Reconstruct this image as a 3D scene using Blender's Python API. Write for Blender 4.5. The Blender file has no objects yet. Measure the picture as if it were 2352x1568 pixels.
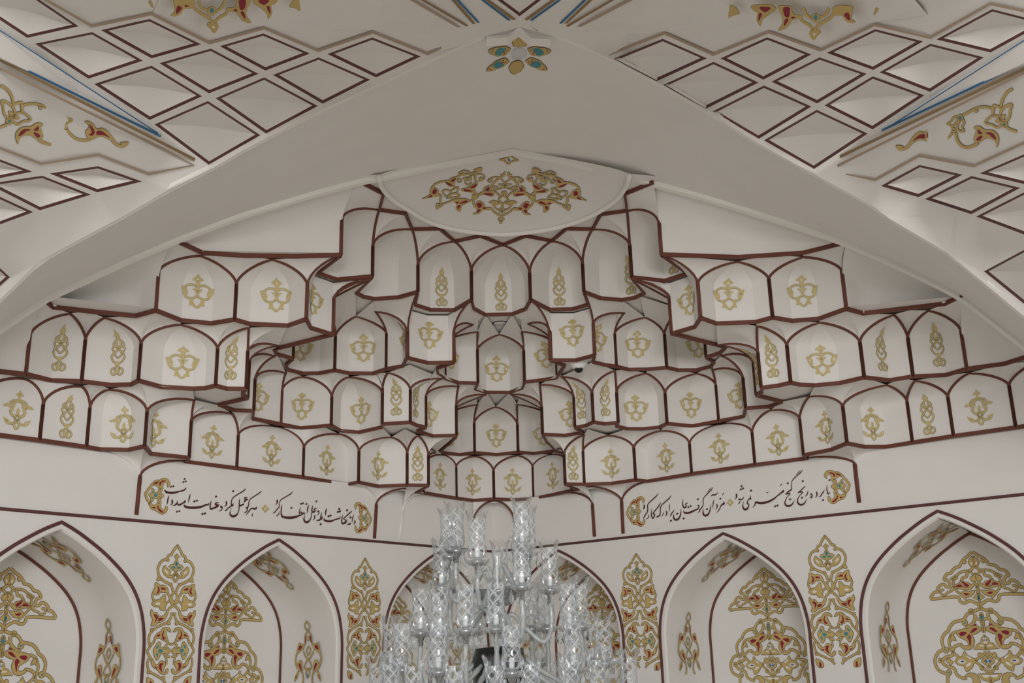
import bpy, math, random
from mathutils import Vector as V
from mathutils.geometry import tessellate_polygon, delaunay_2d_cdt
S=bpy.context.scene
COL=S.collection
# ---------------------------------------------------------------- camera, light, exposure
HC=1.6                                   # eye height above the floor
CAMP=V((-0.7318,0,HC))
FPX=2461.385; PITCH=.288161; ROLL=-.0267974; YAW=.0945602
_F=V((math.sin(YAW)*math.cos(PITCH),math.cos(YAW)*math.cos(PITCH),math.sin(PITCH)))
_R=V((math.cos(YAW),-math.sin(YAW),0)); _U=_R.cross(_F)
CR=_R*math.cos(ROLL)+_U*math.sin(ROLL); CU=_U*math.cos(ROLL)-_R*math.sin(ROLL)
cd=bpy.data.cameras.new('camera'); cd.sensor_width=36; cd.lens=FPX/2352*36; cd.clip_start=.05; cd.clip_end=100
cam=bpy.data.objects.new('camera',cd); COL.objects.link(cam); S.camera=cam
from mathutils import Matrix
cam.matrix_world=Matrix(((CR.x,CU.x,-_F.x,CAMP.x),(CR.y,CU.y,-_F.y,CAMP.y),(CR.z,CU.z,-_F.z,CAMP.z),(0,0,0,1)))
S.view_settings.view_transform='Standard'; S.view_settings.look='None'
S.view_settings.gamma=1; S.view_settings.use_curve_mapping=False
S.view_settings.exposure=0.82
w=bpy.data.worlds.new('daylight'); S.world=w; w.use_nodes=True
wn=w.node_tree.nodes['Background']; wn.inputs[0].default_value=(.93,.96,1,1); wn.inputs[1].default_value=0.47
def area(name,loc,target,size,power,color):
    l=bpy.data.lights.new(name,'AREA'); l.shape='RECTANGLE'; l.size,l.size_y=size; l.energy=power; l.color=color
    o=bpy.data.objects.new(name,l); COL.objects.link(o); o.location=loc
    o.rotation_euler=(V(target)-V(loc)).to_track_quat('-Z','Y').to_euler(); return o
# daylight from the tall windows in the wall behind the photographer
SUNW=area('window_daylight',(-0.3,-1.2,3.2),(-.2,8,4.9),(2.6,1.4),52,(1,.985,.965)); SUNW.data.spread=math.radians(95)
# ---------------------------------------------------------------- pixel -> place in the hall
def ray(x,y): return _F*FPX+CR*(x-1176)-CU*(y-784)
def onz(q,z):                            # on the level plane at height z
    d=ray(*q); return CAMP+d*((z-HC)/d.z)
def onp(q,p,n):                          # on a vertical or other plane
    d=ray(*q); return CAMP+d*((V(p)-CAMP).dot(n)/d.dot(n))
def ony(q,y): return onp(q,(0,y,0),V((0,1,0)))
Z=[HC+a for a in (.959,1.397,1.785,2.17,2.545,2.93)]   # heights of the ledges
WC=V((0,10,0)); NL=V((1,-1,0)).normalized(); NR=V((-1,-1,0)).normalized()
def onwall(q,side): return onp(q,WC,NL if side<0 else NR)
# ---------------------------------------------------------------- materials
def mat(name,col,rough=.7,noise=0,metal=0,bump=0):
    m=bpy.data.materials.new(name); m.use_nodes=True; nt=m.node_tree; b=nt.nodes['Principled BSDF']
    b.inputs['Base Color'].default_value=(*col,1); b.inputs['Roughness'].default_value=rough; b.inputs['Metallic'].default_value=metal
    b.inputs['Specular IOR Level'].default_value=.25
    if noise or bump:
        t=nt.nodes.new('ShaderNodeTexCoord'); n=nt.nodes.new('ShaderNodeTexNoise'); n.inputs['Scale'].default_value=5; n.inputs['Detail'].default_value=6
        nt.links.new(t.outputs['Object'],n.inputs['Vector'])
        if noise:
            r=nt.nodes.new('ShaderNodeValToRGB'); r.color_ramp.elements[0].position=.3; r.color_ramp.elements[1].position=.7
            r.color_ramp.elements[0].color=(*[c*(1-noise) for c in col],1); r.color_ramp.elements[1].color=(*[min(1,c*(1+noise)) for c in col],1)
            nt.links.new(n.outputs['Fac'],r.inputs[0]); nt.links.new(r.outputs[0],b.inputs['Base Color'])
        if bump:
            n2=nt.nodes.new('ShaderNodeTexNoise'); n2.inputs['Scale'].default_value=60; nt.links.new(t.outputs['Object'],n2.inputs['Vector'])
            bp=nt.nodes.new('ShaderNodeBump'); bp.inputs['Strength'].default_value=bump; bp.inputs['Distance'].default_value=.01
            nt.links.new(n2.outputs['Fac'],bp.inputs['Height']); nt.links.new(bp.outputs[0],b.inputs['Normal'])
    return m
PLASTER=mat('cream plaster',(.80,.78,.752),.75,.015,bump=.03)
WHITE=mat('white plaster edging',(.86,.84,.80),.7)
BROWN=mat('red brown paint',(.150,.052,.034),.6,.10)
PLUM=mat('plum brown paint',(.125,.047,.045),.6,.08)
GOLD=mat('ochre gold paint',(.56,.41,.155),.55,.06)
OLIVE=mat('dark outline paint',(.17,.12,.055),.6)
PALE=mat('pale stencil gold',(.60,.49,.23),.55,.05)
RED=mat('crimson paint',(.27,.022,.040),.55,.05)
TEAL=mat('turquoise paint',(.065,.27,.33),.55,.05)
BLUE=mat('blue paint',(.03,.15,.33),.55)
TAN=mat('tan paint',(.44,.33,.24),.6)
OCHRE=mat('dark ochre paint',(.30,.20,.10),.6)
INK=mat('dark brown lettering',(.085,.028,.022),.6)
# ---------------------------------------------------------------- mesh helpers
def tag(o,label=None,cat=None,group=None,kind=None):
    if label: o['label']=label
    if cat: o['category']=cat
    if group: o['group']=group
    if kind: o['kind']=kind
    return o
def empty(name,loc):
    o=bpy.data.objects.new(name,None); o.empty_display_size=.05; o.location=loc; COL.objects.link(o); return o
class MB:
    def __init__(s): s.v=[]; s.f=[]; s.sm=[]; s.mi=[]
    def add(s,vs,fs,smooth=False,mi=0):
        k=len(s.v); s.v+=[tuple(a) for a in vs]; s.f+=[tuple(i+k for i in f) for f in fs]; s.sm+=[smooth]*len(fs); s.mi+=[mi]*len(fs)
    def grid(s,rows,smooth=True,flip=False,mi=0):      # rows of equal length
        n=len(rows[0]); vs=[p for r in rows for p in r]; fs=[]
        for i in range(len(rows)-1):
            for j in range(n-1):
                f=(i*n+j,i*n+j+1,(i+1)*n+j+1,(i+1)*n+j); fs.append(f[::-1] if flip else f)
        s.add(vs,fs,smooth,mi)
    def facets(s,rows,mi=0):                    # columns stay separate facets, smooth along the column
        n=len(rows[0])
        for j in range(n-1): s.grid([[r[j],r[j+1]] for r in rows],True,mi=mi)
    def tube(s,pts,r,n=6,cap=True,mi=0,closed=False):
        pts=[V(p) for p in pts]; q=[pts[0]]
        for p in pts[1:]:
            if (p-q[-1]).length>1e-5: q.append(p)
        pts=q; m=len(pts)
        if m<2: return
        rr=r if isinstance(r,(list,tuple)) else [r]*m
        t0=(pts[1]-pts[0]).normalized(); a=t0.orthogonal().normalized(); rows=[]
        for i,p in enumerate(pts):
            if closed: t=(pts[(i+1)%m]-pts[i-1]).normalized()
            else: t=(pts[min(i+1,m-1)]-pts[max(i-1,0)]).normalized()
            a=(a-t*a.dot(t)); a=a.normalized() if a.length>1e-6 else t.orthogonal().normalized(); b=t.cross(a)
            k=min(i,len(rr)-1)
            rows.append([p+(a*math.cos(2*math.pi*j/n)+b*math.sin(2*math.pi*j/n))*rr[k] for j in range(n)])
        vs=[p for r_ in rows for p in r_]; fs=[]
        for i in range(m if closed else m-1):
            i2=(i+1)%m
            for j in range(n): fs.append((i*n+j,i*n+(j+1)%n,i2*n+(j+1)%n,i2*n+j))
        if cap and not closed: fs+=[tuple(range(n))[::-1],tuple(range((m-1)*n,m*n))]
        s.add(vs,fs,True,mi)
    def band(s,pts,h,d,nor=None,mi=0):          # level strip: hangs h below pts, d thick to both sides
        pts=[V(p) for p in pts]; m=len(pts); off=[]
        for i in range(m):
            a=(pts[min(i+1,m-1)]-pts[max(i-1,0)]); a.z=0
            a=a.normalized() if a.length>1e-6 else V((1,0,0)); off.append(V((a.y,-a.x,0))*d)
        rows=[]
        for p,o in zip(pts,off):
            dn=V((0,0,-h)); rows.append([p-o,p+o,p+o+dn,p-o+dn,p-o])
        s.grid(rows,False,mi=mi); s.add(rows[0][:4],[(0,1,2,3)],mi=mi); s.add(rows[-1][:4],[(3,2,1,0)],mi=mi)
    def lathe(s,prof,c=(0,0,0),n=20,mi=0,smooth=True):
        c=V(c); rows=[[c+V((r*math.cos(2*math.pi*j/n),r*math.sin(2*math.pi*j/n),z)) for j in range(n+1)] for r,z in prof]
        s.grid(rows,smooth,mi=mi)
    def build(s,name,m,parent=None,weld=False):
        me=bpy.data.meshes.new(name); me.from_pydata(s.v,[],s.f)
        for x in (m if isinstance(m,(list,tuple)) else [m]): me.materials.append(x)
        me.polygons.foreach_set('use_smooth',s.sm); me.polygons.foreach_set('material_index',s.mi); me.validate(); me.update()
        o=bpy.data.objects.new(name,me); COL.objects.link(o)
        if parent: o.parent=parent; o.matrix_parent_inverse=Matrix.Translation(-parent.location)
        return o
def cat(pts,n=5,closed=False):                  # smooth curve through points (Catmull-Rom)
    P=[V(p) for p in pts]; m=len(P)
    if m<3: return P
    out=[]
    for i in range(m if closed else m-1):
        if closed: a,b,c,d=P[i-1],P[i],P[(i+1)%m],P[(i+2)%m]
        else: a,b,c,d=P[max(i-1,0)],P[i],P[i+1],P[min(i+2,m-1)]
        for k in range(n):
            t=k/n; out.append(.5*((2*b)+(c-a)*t+(2*a-5*b+4*c-d)*t*t+(3*b-a-3*c+d)*t**3))
    if not closed: out.append(P[-1])
    return out
def resample(P,n):
    P=[V(p) for p in P]; L=[0]
    for a,b in zip(P,P[1:]): L.append(L[-1]+(b-a).length)
    out=[]; k=0
    for i in range(n):
        t=L[-1]*i/(n-1)
        while k<len(P)-2 and L[k+1]<t: k+=1
        u=(t-L[k])/max(1e-9,L[k+1]-L[k]); out.append(P[k].lerp(P[k+1],min(1,max(0,u))))
    return out
# ---------------------------------------------------------------- 2-D ornament drawing
# an ornament is a list of (kind, colour, width, points): 's' stroke, 'c' closed stroke, 'f' filled shape, 'p' filled with straight sides, 'l' straight stroke
def strip2(P,w,closed,taper=0):
    m=len(P); L=[];R=[]
    for i,p in enumerate(P):
        a=P[i-1] if (i or closed) else P[0]; b=P[(i+1)%m] if (i<m-1 or closed) else P[-1]
        t=(b-a); t=t.normalized() if t.length>1e-9 else V((1,0)); nn=V((-t.y,t.x)); h=w/2
        if taper and not closed:
            u=i/(m-1); h*=max(.12,min(1,min(u,1-u)/taper)) if taper>0 else max(.1,1-u*.95)
        L.append(p+nn*h); R.append(p-nn*h)
    vs=L+R; fs=[(i,m+i,m+(i+1)%m,(i+1)%m) for i in range(m if closed else m-1)]
    return vs,fs
def shapes2(orn,line=0):
    """-> list of (colour, layer, verts2d, faces)"""
    out=[]
    for k,(kind,c,wd,pts) in enumerate(orn):
        P=[V(p).to_2d() for p in pts]
        if kind in 'sct':
            Q=[q.to_2d() for q in cat([p.to_3d() for p in P],4,kind=='c')]
            vs,fs=strip2(Q,wd,kind=='c',.25 if kind=='t' else 0)
            if line: v2,f2=strip2(Q,wd+line*2,kind=='c',.25 if kind=='t' else 0); out.append(('o',0,v2,f2))
            out.append((c,1,vs,fs))
        elif kind=='l':
            vs,fs=strip2(P,wd,False); out.append((c,1,vs,fs))
        else:
            Q=[q.to_2d() for q in cat([p.to_3d() for p in P],3,True)] if kind=='f' else P
            tri=tessellate_polygon([[q.to_3d() for q in Q]])
            out.append((c,1 if c=='g' else 2,Q,[tuple(t) for t in tri]))
            if line and c=='g':
                v2,f2=strip2(Q,line*2.2,True); out.append(('o',0,v2,f2))
    return out
CM={'g':GOLD,'o':OLIVE,'r':RED,'t':TEAL,'b':BLUE,'w':WHITE,'k':INK,'y':PALE,'n':BROWN}
def put(mb,orn,fn,line=0,lift=.0025,step=.0009,sub=0):
    """map an ornament through fn(u,v)->(point,normal) into mb; returns material list order"""
    cols=put.cols
    for c,lay,vs,fs in shapes2(orn,line):
        PV=[]
        for q in vs:
            p,n=fn(q.x,q.y); PV.append(p+n*(lift+lay*step))
        mb.add(PV,fs,False,cols.index(c))
put.cols=['g','o','r','t','b','w','k','y','n']
PM=[CM[c] for c in put.cols]
def mir(orn): return [(k,c,w_,[(-x,y) for x,y in p]) for k,c,w_,p in orn]
# ---------------------------------------------------------------- stencil motifs (x across, y down from the motif's top)
def sym(p): return p+[(-x,y) for x,y in p[::-1] if abs(x)>1e-6]
def both(o): return o+mir(o)
KNOT=[('f','y',0,sym([(0,0),(-90,75),(-150,95),(-190,160),(-110,175),(-62,245),(-42,345),(0,350)]))]+both([
 ('s','y',62,[(-15,378),(-110,318),(-230,308),(-330,345),(-415,425)]),
 ('f','y',0,[(-545,400),(-430,402),(-345,460),(-302,570),(-310,660),(-350,700),(-335,755),(-405,745),(-460,650),(-510,520)]),
 ('s','y',60,[(-385,705),(-320,755),(-210,778),(-100,750),(-5,680)]),
 ('f','y',0,[(-240,795),(-130,795),(-118,880),(-75,960),(10,1060),(0,1105),(-90,1065),(-140,1010),(-180,1022),(-255,1005),(-225,950),(-232,870)]),
 ('f','p',0,[(-440,490),(-385,530),(-370,590),(-400,602),(-432,560)])])+[
 ('f','y',0,sym([(0,355),(-65,440),(-105,428),(-168,470),(-110,500),(-60,590),(-40,640),(0,692)])),
 ('f','p',0,sym([(0,80),(-38,140),(-30,185),(0,195)])),('f','p',0,sym([(0,445),(-35,500),(-26,545),(0,556)]))]
BRAID=[('f','y',0,sym([(0,0),(-45,60),(-74,85),(-82,132),(-38,137),(0,165)]))]+both([
 ('s','y',38,[(-8,145),(-52,205),(-48,300),(5,400),(88,500),(146,565),(152,640),(92,730),(8,785)]),
 ('s','y',34,[(-55,205),(-118,250),(-128,310),(-90,338)]),
 ('s','y',34,[(-12,400),(-50,352),(-108,342),(-150,388),(-140,430),(-116,465),(-112,525)]),
 ('s','y',28,[(-88,540),(-42,600),(-12,628),(0,630)]),
 ('s','y',36,[(0,815),(-45,875),(-62,905)]),
 ('c','y',36,[(-60,888),(-125,915),(-142,985),(-106,1045),(-50,1052),(-14,1010),(-48,960)])])+[
 ('f','y',0,sym([(0,715),(-62,755),(-50,800),(0,835)])),('f','y',0,sym([(0,905),(-22,950),(0,1025)]))]
LOTUS=[('f','y',0,sym([(0,0),(-55,80),(-105,105),(-118,160),(-62,160),(-30,205),(-36,265),(0,320)]))]+both([
 ('s','y',62,[(0,300),(-80,345),(-132,400),(-140,500)]),('s','y',46,[(-20,285),(-130,308),(-200,340),(-245,390)]),
 ('f','y',0,[(-440,490),(-350,425),(-250,398),(-170,430),(-122,510),(-128,600),(-190,640),(-230,560),(-290,510),(-380,520)]),
 ('s','y',62,[(-215,590),(-185,700),(-115,758),(-45,740),(0,700)]),
 ('s','y',44,[(-110,770),(-62,830),(0,910)]),('s','y',52,[(-30,890),(-90,962),(-180,1000)]),
 ('f','y',0,[(-392,810),(-340,850),(-260,870),(-200,930),(-188,985),(-130,1000),(-200,1035),(-290,1012),(-350,940)]),
 ('f','p',0,[(-262,455),(-200,482),(-184,534),(-218,520)]),('f','p',0,[(-330,890),(-270,915),(-250,960),(-290,950)])])+[
 ('c','y',42,[(0,745),(-62,805),(0,905),(62,805)]),('c','y',50,[(0,925),(-72,1015),(0,1130),(72,1015)]),
 ('f','y',0,sym([(0,510),(-46,592),(-50,632),(-22,685),(0,725)])),('f','p',0,sym([(0,75),(-16,120),(0,160)]))]
MOTIF={'K':(KNOT,1105,.225),'B':(BRAID,1075,.289),'L':(LOTUS,1175,.255)}
put.cols.append('p'); PM.append(PLASTER)
# ---------------------------------------------------------------- muqarnas
def bez(t,p1=.42,q1=.42,q2=.95):           # pointed arch profile: (inward, upward)
    a=3*(1-t)*t*t; b=3*(1-t)**2*t
    return a*q1+t**3, b*p1+a*q2+t**3
TS=[0,.12,.25,.38,.5,.62,.75,.88,1]
def springz(b,q):                            # height at which the upright through b passes pixel row q[1]
    lo,hi=b.z-.2,b.z+.9
    for _ in range(40):
        m=(lo+hi)/2; d=V((b.x,b.y,m))-CAMP; y=784-FPX*d.dot(CU)/d.dot(_F)
        if y>q: lo=m
        else: hi=m
    return lo
def arch(s,a): return [V((s.x+(a.x-s.x)*g,s.y+(a.y-s.y)*g,s.z+(a.z-s.z)*h)) for g,h in map(bez,TS)]
def spandrel(mb,curve,path,flat=False):
    """curved corbel between a half arch (spring -> apex) and the ledge path (over the rib -> apex) above it"""
    D=resample(path,len(curve)); N=6; rows=[]
    for i in range(N+1):
        s=i/N; f=1-math.cos(s*math.pi/2); g=math.sin(s*math.pi/2)
        rows.append([V((c.x+(d.x-c.x)*f,c.y+(d.y-c.y)*f,c.z+(d.z-c.z)*g)) for c,d in zip(curve,D)])
    mb.grid(rows,True)
CELLN={}
def cell(k,mot,bots,sl,sr,apex,PL,PR,label,group,mx=None,off=None,trimL=True,trimR=True,ribL=True,rr=.013,skipL=False,skipR=False,cut=None,ms=1):
    z0=Z[k]; z1=Z[k+1]
    B=[onz(q,z0) for q in bots]; A=onz(apex,z1)
    if k<4: A.z-=.012
    L,Rr=B[0],B[-1]; zl=springz(L,sl); zr=springz(Rr,sr)
    zl=min(max(zl,z0+.05),z1-.05); zr=min(max(zr,z0+.05),z1-.05)
    SL=V((L.x,L.y,zl)); SR=V((Rr.x,Rr.y,zr))
    aL=arch(SL,A); aR=arch(SR,A)
    ch=(Rr-L); ch.z=0; cl=max(ch.length,1e-4); cx=ch/cl; nx=V((-cx.y,cx.x,0))   # nx points into the wall
    ad=[((b-L).dot(cx)/cl,(b-L).dot(nx)) for b in B]
    ar=[0]
    for a,b in zip(B,B[1:]): ar.append(ar[-1]+(b-a).length)
    def sec(j):                              # section row j of the hood
        l,r=aL[j],aR[j]; h=TS[j]; s=math.sqrt(max(0,1-h**2.2)); return l,r,s
    rows=[B,[V((b.x,b.y,min(zl,zr)*.5+z0*.5)) for b in B]]
    for j in range(len(TS)):
        l,r,s=sec(j); row=[]
        for a,d in ad:
            p=l.lerp(r,a)
            if cl<.12: p=p+(B[ad.index((a,d))]-L.lerp(Rr,a)).to_2d().to_3d()*s
            else: p=p+nx*d*s
            row.append(p)
        rows.append(row)
    root=empty('muqarnas_niche',L.lerp(Rr,.5)); tag(root,label,'muqarnas niche',group)
    m=MB(); m.facets(rows); m.build('niche_shell',PLASTER,root)
    m=MB()
    if not skipL: spandrel(m,aL,PL+[A])
    if not skipR: spandrel(m,aR,PR[::-1]+[A])
    if m.v: m.build('spandrel',PLASTER,root)
    m=MB()
    if trimL:
        if ribL: m.tube([L,SL],rr,6)
        m.tube(aL,[rr*1.0]+[rr*.72]*8,6)
    if trimR: m.tube(aR,[rr*1.0]+[rr*.72]*8,6); m.tube([Rr,SR],rr,6)
    if m.v: m.build('arch_trim',BROWN,root)
    m=MB(); 
    if len(B)>1: m.band([b+V((0,0,.012)) for b in B],.026,.009); m.build('ledge_trim',BROWN,root)
    if mot:
        orn,H,size=MOTIF[mot]; sc=size/H*ms
        if off is None: off={0:.04,1:.04,2:.06,3:.09,4:.035}[k] if mot!='B' else {1:.035,2:.062,4:.03}[k]
        # where the motif's foot sits along the ledge
        best=None
        if mx is None: ac=ar[-1]/2
        else:
            for i in range(len(B)-1):
                for u in range(41):
                    p=B[i].lerp(B[i+1],u/40); d=p-CAMP; x=1176+FPX*d.dot(CR)/d.dot(_F)
                    e=abs(x-mx)
                    if best is None or e<best[0]: best=(e,ar[i]+(ar[i+1]-ar[i])*u/40)
            ac=best[1]
        zt=z1
        def at(arc,z):
            i=0
            while i<len(ar)-2 and ar[i+1]<arc: i+=1
            u=(arc-ar[i])/max(1e-6,ar[i+1]-ar[i])
            hs=[r[0].z for r in rows[2:]]
            lo=rows[0]; 
            def pt(row): return row[i].lerp(row[i+1],u)
            prev=pt(rows[0]); 
            for row in rows[1:]:
                c=pt(row)
                if c.z>=z: 
                    t=(z-prev.z)/max(1e-6,c.z-prev.z); return prev.lerp(c,t),i
                prev=c
            return prev,i
        def fn(x,y):
            z=z0+off+(H-y)*sc; arc=ac+x*sc; arc=max(.002,min(ar[-1]-.002,arc))
            p,i=at(arc,z); p2,_=at(arc,z-.01); p3,_=at(min(ar[-1]-.001,arc+.01),z); p4,_=at(max(.001,arc-.01),z)
            n=(p3-p4).cross(p-p2); n=n.normalized() if n.length>1e-9 else V((0,-1,0))
            if n.dot(CAMP-p)<0: n=-n
            return p,n
        m=MB(); put(m,orn,fn,line=7); m.build('painted_motif',PM,root)
    return root
def pier(k,mot,bots,tops,sl,sr,label,group,mx=None,off=.10,trim=(1,1)):
    """pier face: rises straight from its ledge and flares out at both sides to the ledge above; tops=None for plain upright columns"""
    z0=Z[k]; z1=Z[k+1]; B=[onz(q,z0) for q in bots]
    T=[onz(q,z1) if q else V((b.x,b.y,z1)) for q,b in zip(tops,B)]
    root=empty('muqarnas_pier',B[len(B)//2]); tag(root,label,'muqarnas pier',group)
    rows=[]
    zs=[springz(B[0],sl)]+[0]*(len(B)-2)+[springz(B[-1],sr)]
    for i in range(1,len(B)-1): zs[i]=z0+(z1-z0)*.5
    zs=[min(max(a,z0+.05),z1-.05) for a in zs]
    rows=[B]
    for h in [0,.15,.3,.45,.6,.75,.9,1]:
        row=[]
        for b,t,s in zip(B,T,zs):
            f=1-math.cos(h*math.pi/2); g=math.sin(h*math.pi/2)
            row.append(V((b.x+(t.x-b.x)*f,b.y+(t.y-b.y)*f,s+(z1-s)*g)))
        rows.append(row)
    m=MB(); m.facets(rows); m.build('pier_face',PLASTER,root)
    m=MB(); 
    for e,i in ((trim[0],0),(trim[1],-1)):
        if e: m.tube([r[i] for r in rows],[.014,.013]+[.008]*9,6)
    if m.v: m.build('arch_trim',BROWN,root)
    m=MB(); m.band([b+V((0,0,.012)) for b in B],.026,.009); m.build('ledge_trim',BROWN,root)
    if mot:
        orn,H,size=MOTIF[mot]; sc=size/H; ar=[0]
        for a,b in zip(B,B[1:]): ar.append(ar[-1]+(b-a).length)
        best=None
        for i in range(len(B)-1):
            for u in range(41):
                p=B[i].lerp(B[i+1],u/40); d=p-CAMP; x=1176+FPX*d.dot(CR)/d.dot(_F)
                if best is None or abs(x-mx)<best[0]: best=(abs(x-mx),ar[i]+(ar[i+1]-ar[i])*u/40)
        ac=best[1]
        def fn(x,y):
            arc=max(.001,min(ar[-1]-.001,ac+x*sc)); i=0
            while i<len(ar)-2 and ar[i+1]<arc: i+=1
            p=B[i].lerp(B[i+1],(arc-ar[i])/(ar[i+1]-ar[i])); p=V((p.x,p.y,z0+off+(H-y)*sc))
            n=(B[i+1]-B[i]).cross(V((0,0,1))).normalized()
            if n.dot(CAMP-p)<0: n=-n
            return p,n
        m=MB(); put(m,orn,fn,line=7); m.build('painted_motif',PM,root)
    return root
# cells of each course, left to right: motif, ledge points, spring rows (left,right), apex, motif x, label
G1='muqarnas niches of the lowest course'; G2='muqarnas niches of the second course'; G3='muqarnas niches of the third course'; G4='muqarnas niches of the top course'
KL={'L':'gold lotus motif','B':'gold braid motif','K':'gold knot motif',None:'no motif'}
T1=[
('L',[(-45,993),(91,1010.4)],905,930,(55.5,865),33,'lowest course niche cut by the left edge of the view'),
('B',[(91,1010.4),(198.6,1025.7)],930,937.7,(187.5,882.2),149,'narrow lowest course niche with braid motif next to the left edge of the view'),
('L',[(198.6,1025.7),(229.6,1031.4),(295.6,1032.4),(332,1024.3)],937.7,946.3,(252.6,889.8),281,'lowest course niche with lotus left of the corner tip above the left wall rib'),
('L',[(332,1024.3),(347.3,1041.4),(434.3,1050.6)],946.3,965,(446.8,914),350,'lowest course niche with lotus folded into its corner above the start of the left verse'),
('L',[(434.3,1050.6),(424,1059.5),(543.5,1074.4)],968,1000.7,(532.2,945.2),484,'first flat lotus niche over the left verse, just right of the folded niche'),
('L',[(543.5,1074.4),(695.6,1095.4)],1000.7,1028.5,(634.4,977.4),622,'widest flat lotus niche over the middle of the left verse'),
('L',[(695.6,1095.4),(796,1111.7),(823.4,1106.9)],1030,1037,(777.9,992.5),749,'third lotus niche over the right half of the left verse'),
('L',[(823.4,1106.9),(868.8,1116),(935,1113.4)],1037,1041,(899.2,1000),868,'lotus niche above the floral bracket at the right end of the left verse'),
('B',[(935,1113.4),(984,1114)],1044,1046,(959.6,996.4),959,'slim braid niche on the pier tip left of the corner recess'),
(None,[(984,1114),(955,1129.5),(972,1131)],1046,1078,(1000,1036),None,'shadowed niche tucked behind the left pier tip in the lowest course'),
('L',[(972,1131),(1048.2,1143.5)],1075,1072.9,(1018.5,1042.3),1011,'lowest course corner recess niche half hidden by the left pier tip'),
('L',[(1048.2,1143.5),(1086.5,1148.5),(1134.7,1145.2)],1072.9,1082.5,(1091.2,1044.2),1086,'lotus niche of the corner recess just left of the corner line'),
('L',[(1134.7,1145.2),(1178.3,1147),(1226,1144.3)],1082.5,1072.9,(1188.8,1042.3),1178,'lotus niche of the corner recess just right of the corner line'),
('L',[(1226,1144.3),(1313.6,1126)],1072.9,1078,(1265.4,1041.3),1271,'lowest course corner recess niche half hidden by the right pier tip'),
(None,[(1313.6,1126),(1329,1122.6),(1298.2,1111)],1078,1044,(1275,1034),None,'shadowed niche tucked behind the right pier tip in the lowest course'),
('B',[(1298.2,1111),(1342,1111.7)],1044,1037.3,(1340.9,995.2),1318,'slim braid niche on the pier tip right of the corner recess'),
('L',[(1342,1111.7),(1405,1109.5),(1460,1101.5)],1037,1029.6,(1396.4,996.1),1406,'lotus niche above the floral bracket at the left end of the right verse'),
('L',[(1460,1101.5),(1488.2,1104.4),(1589.2,1087.4)],1029.6,1019.5,(1516.3,985.4),1534,'first flat lotus niche over the right verse, beside the bracket niche'),
('L',[(1589.2,1087.4),(1734.4,1066.7)],1019.9,994,(1654,972),1658,'widest flat lotus niche over the middle of the right verse'),
('L',[(1734.4,1066.7),(1855,1051.5),(1846,1044.7)],994,962.4,(1768.8,938),1790,'third lotus niche over the right end of the right verse'),
('L',[(1846,1044.7),(1908.5,1032.3),(1945.5,1017.5)],962.4,934,(1858.7,906),1903,'lowest course niche with lotus folded into its corner left of the right wall rib'),
('L',[(1945.5,1017.5),(1986.2,1025.6),(2036,1025.4),(2096.2,1015.4)],934,922.6,(2035.9,879.6),2010,'lowest course niche with lotus just right of the right wall rib'),
('B',[(2096.2,1015.4),(2190.3,1000.7)],922.6,913,(2101,870),2139,'narrow lowest course niche with braid motif near the right edge of the view'),
('L',[(2190.3,1000.7),(2333.4,981)],913,886.3,(2225.4,852.4),2257,'wide lotus niche second from the right edge of the lowest course'),
(None,[(2333.4,981),(2425,967)],886.3,868,(2385,825),None,'lowest course niche cut by the right edge of the view')]
P1=[([(-20,850)],0),([(117.7,873)],0),([(222,879)],0),([(300.4,882.5),(317.6,873.3),(369.3,886.3),(442,892)],1),([(500,930)],0),([(537.8,941.4),(582.7,943.3),(580.8,960.5)],1),
([(690,982.5),(740,978)],0),([(782.7,987),(824,992),(877.2,980.4)],1),([(930,985)],0),([(994,1000.5),(1047.5,999.4)],1),([(1005,1034)],0),([(1056,1043.6)],0),([(1140.3,1043.4)],0),
([(1225.2,1040.7)],0),([(1276.8,1031.7)],0),([(1246.2,997),(1296.9,999.4)],0),([(1350,985)],0),([(1439.4,984),(1476.7,984.3),(1514,980.8)],1),([(1532.2,972.2),(1589.9,977.8)],1),
([(1707.6,955.8),(1712.4,936.6),(1765,933.8)],1),([(1795.6,922.3)],0),([(1871.9,884.3),(1929.3,878.9),(1985.7,866)],2),([(2070,868)],0),([(2171.8,860.9)],0),([(2306.7,835)],0),([(2440,800)],0)]
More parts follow.
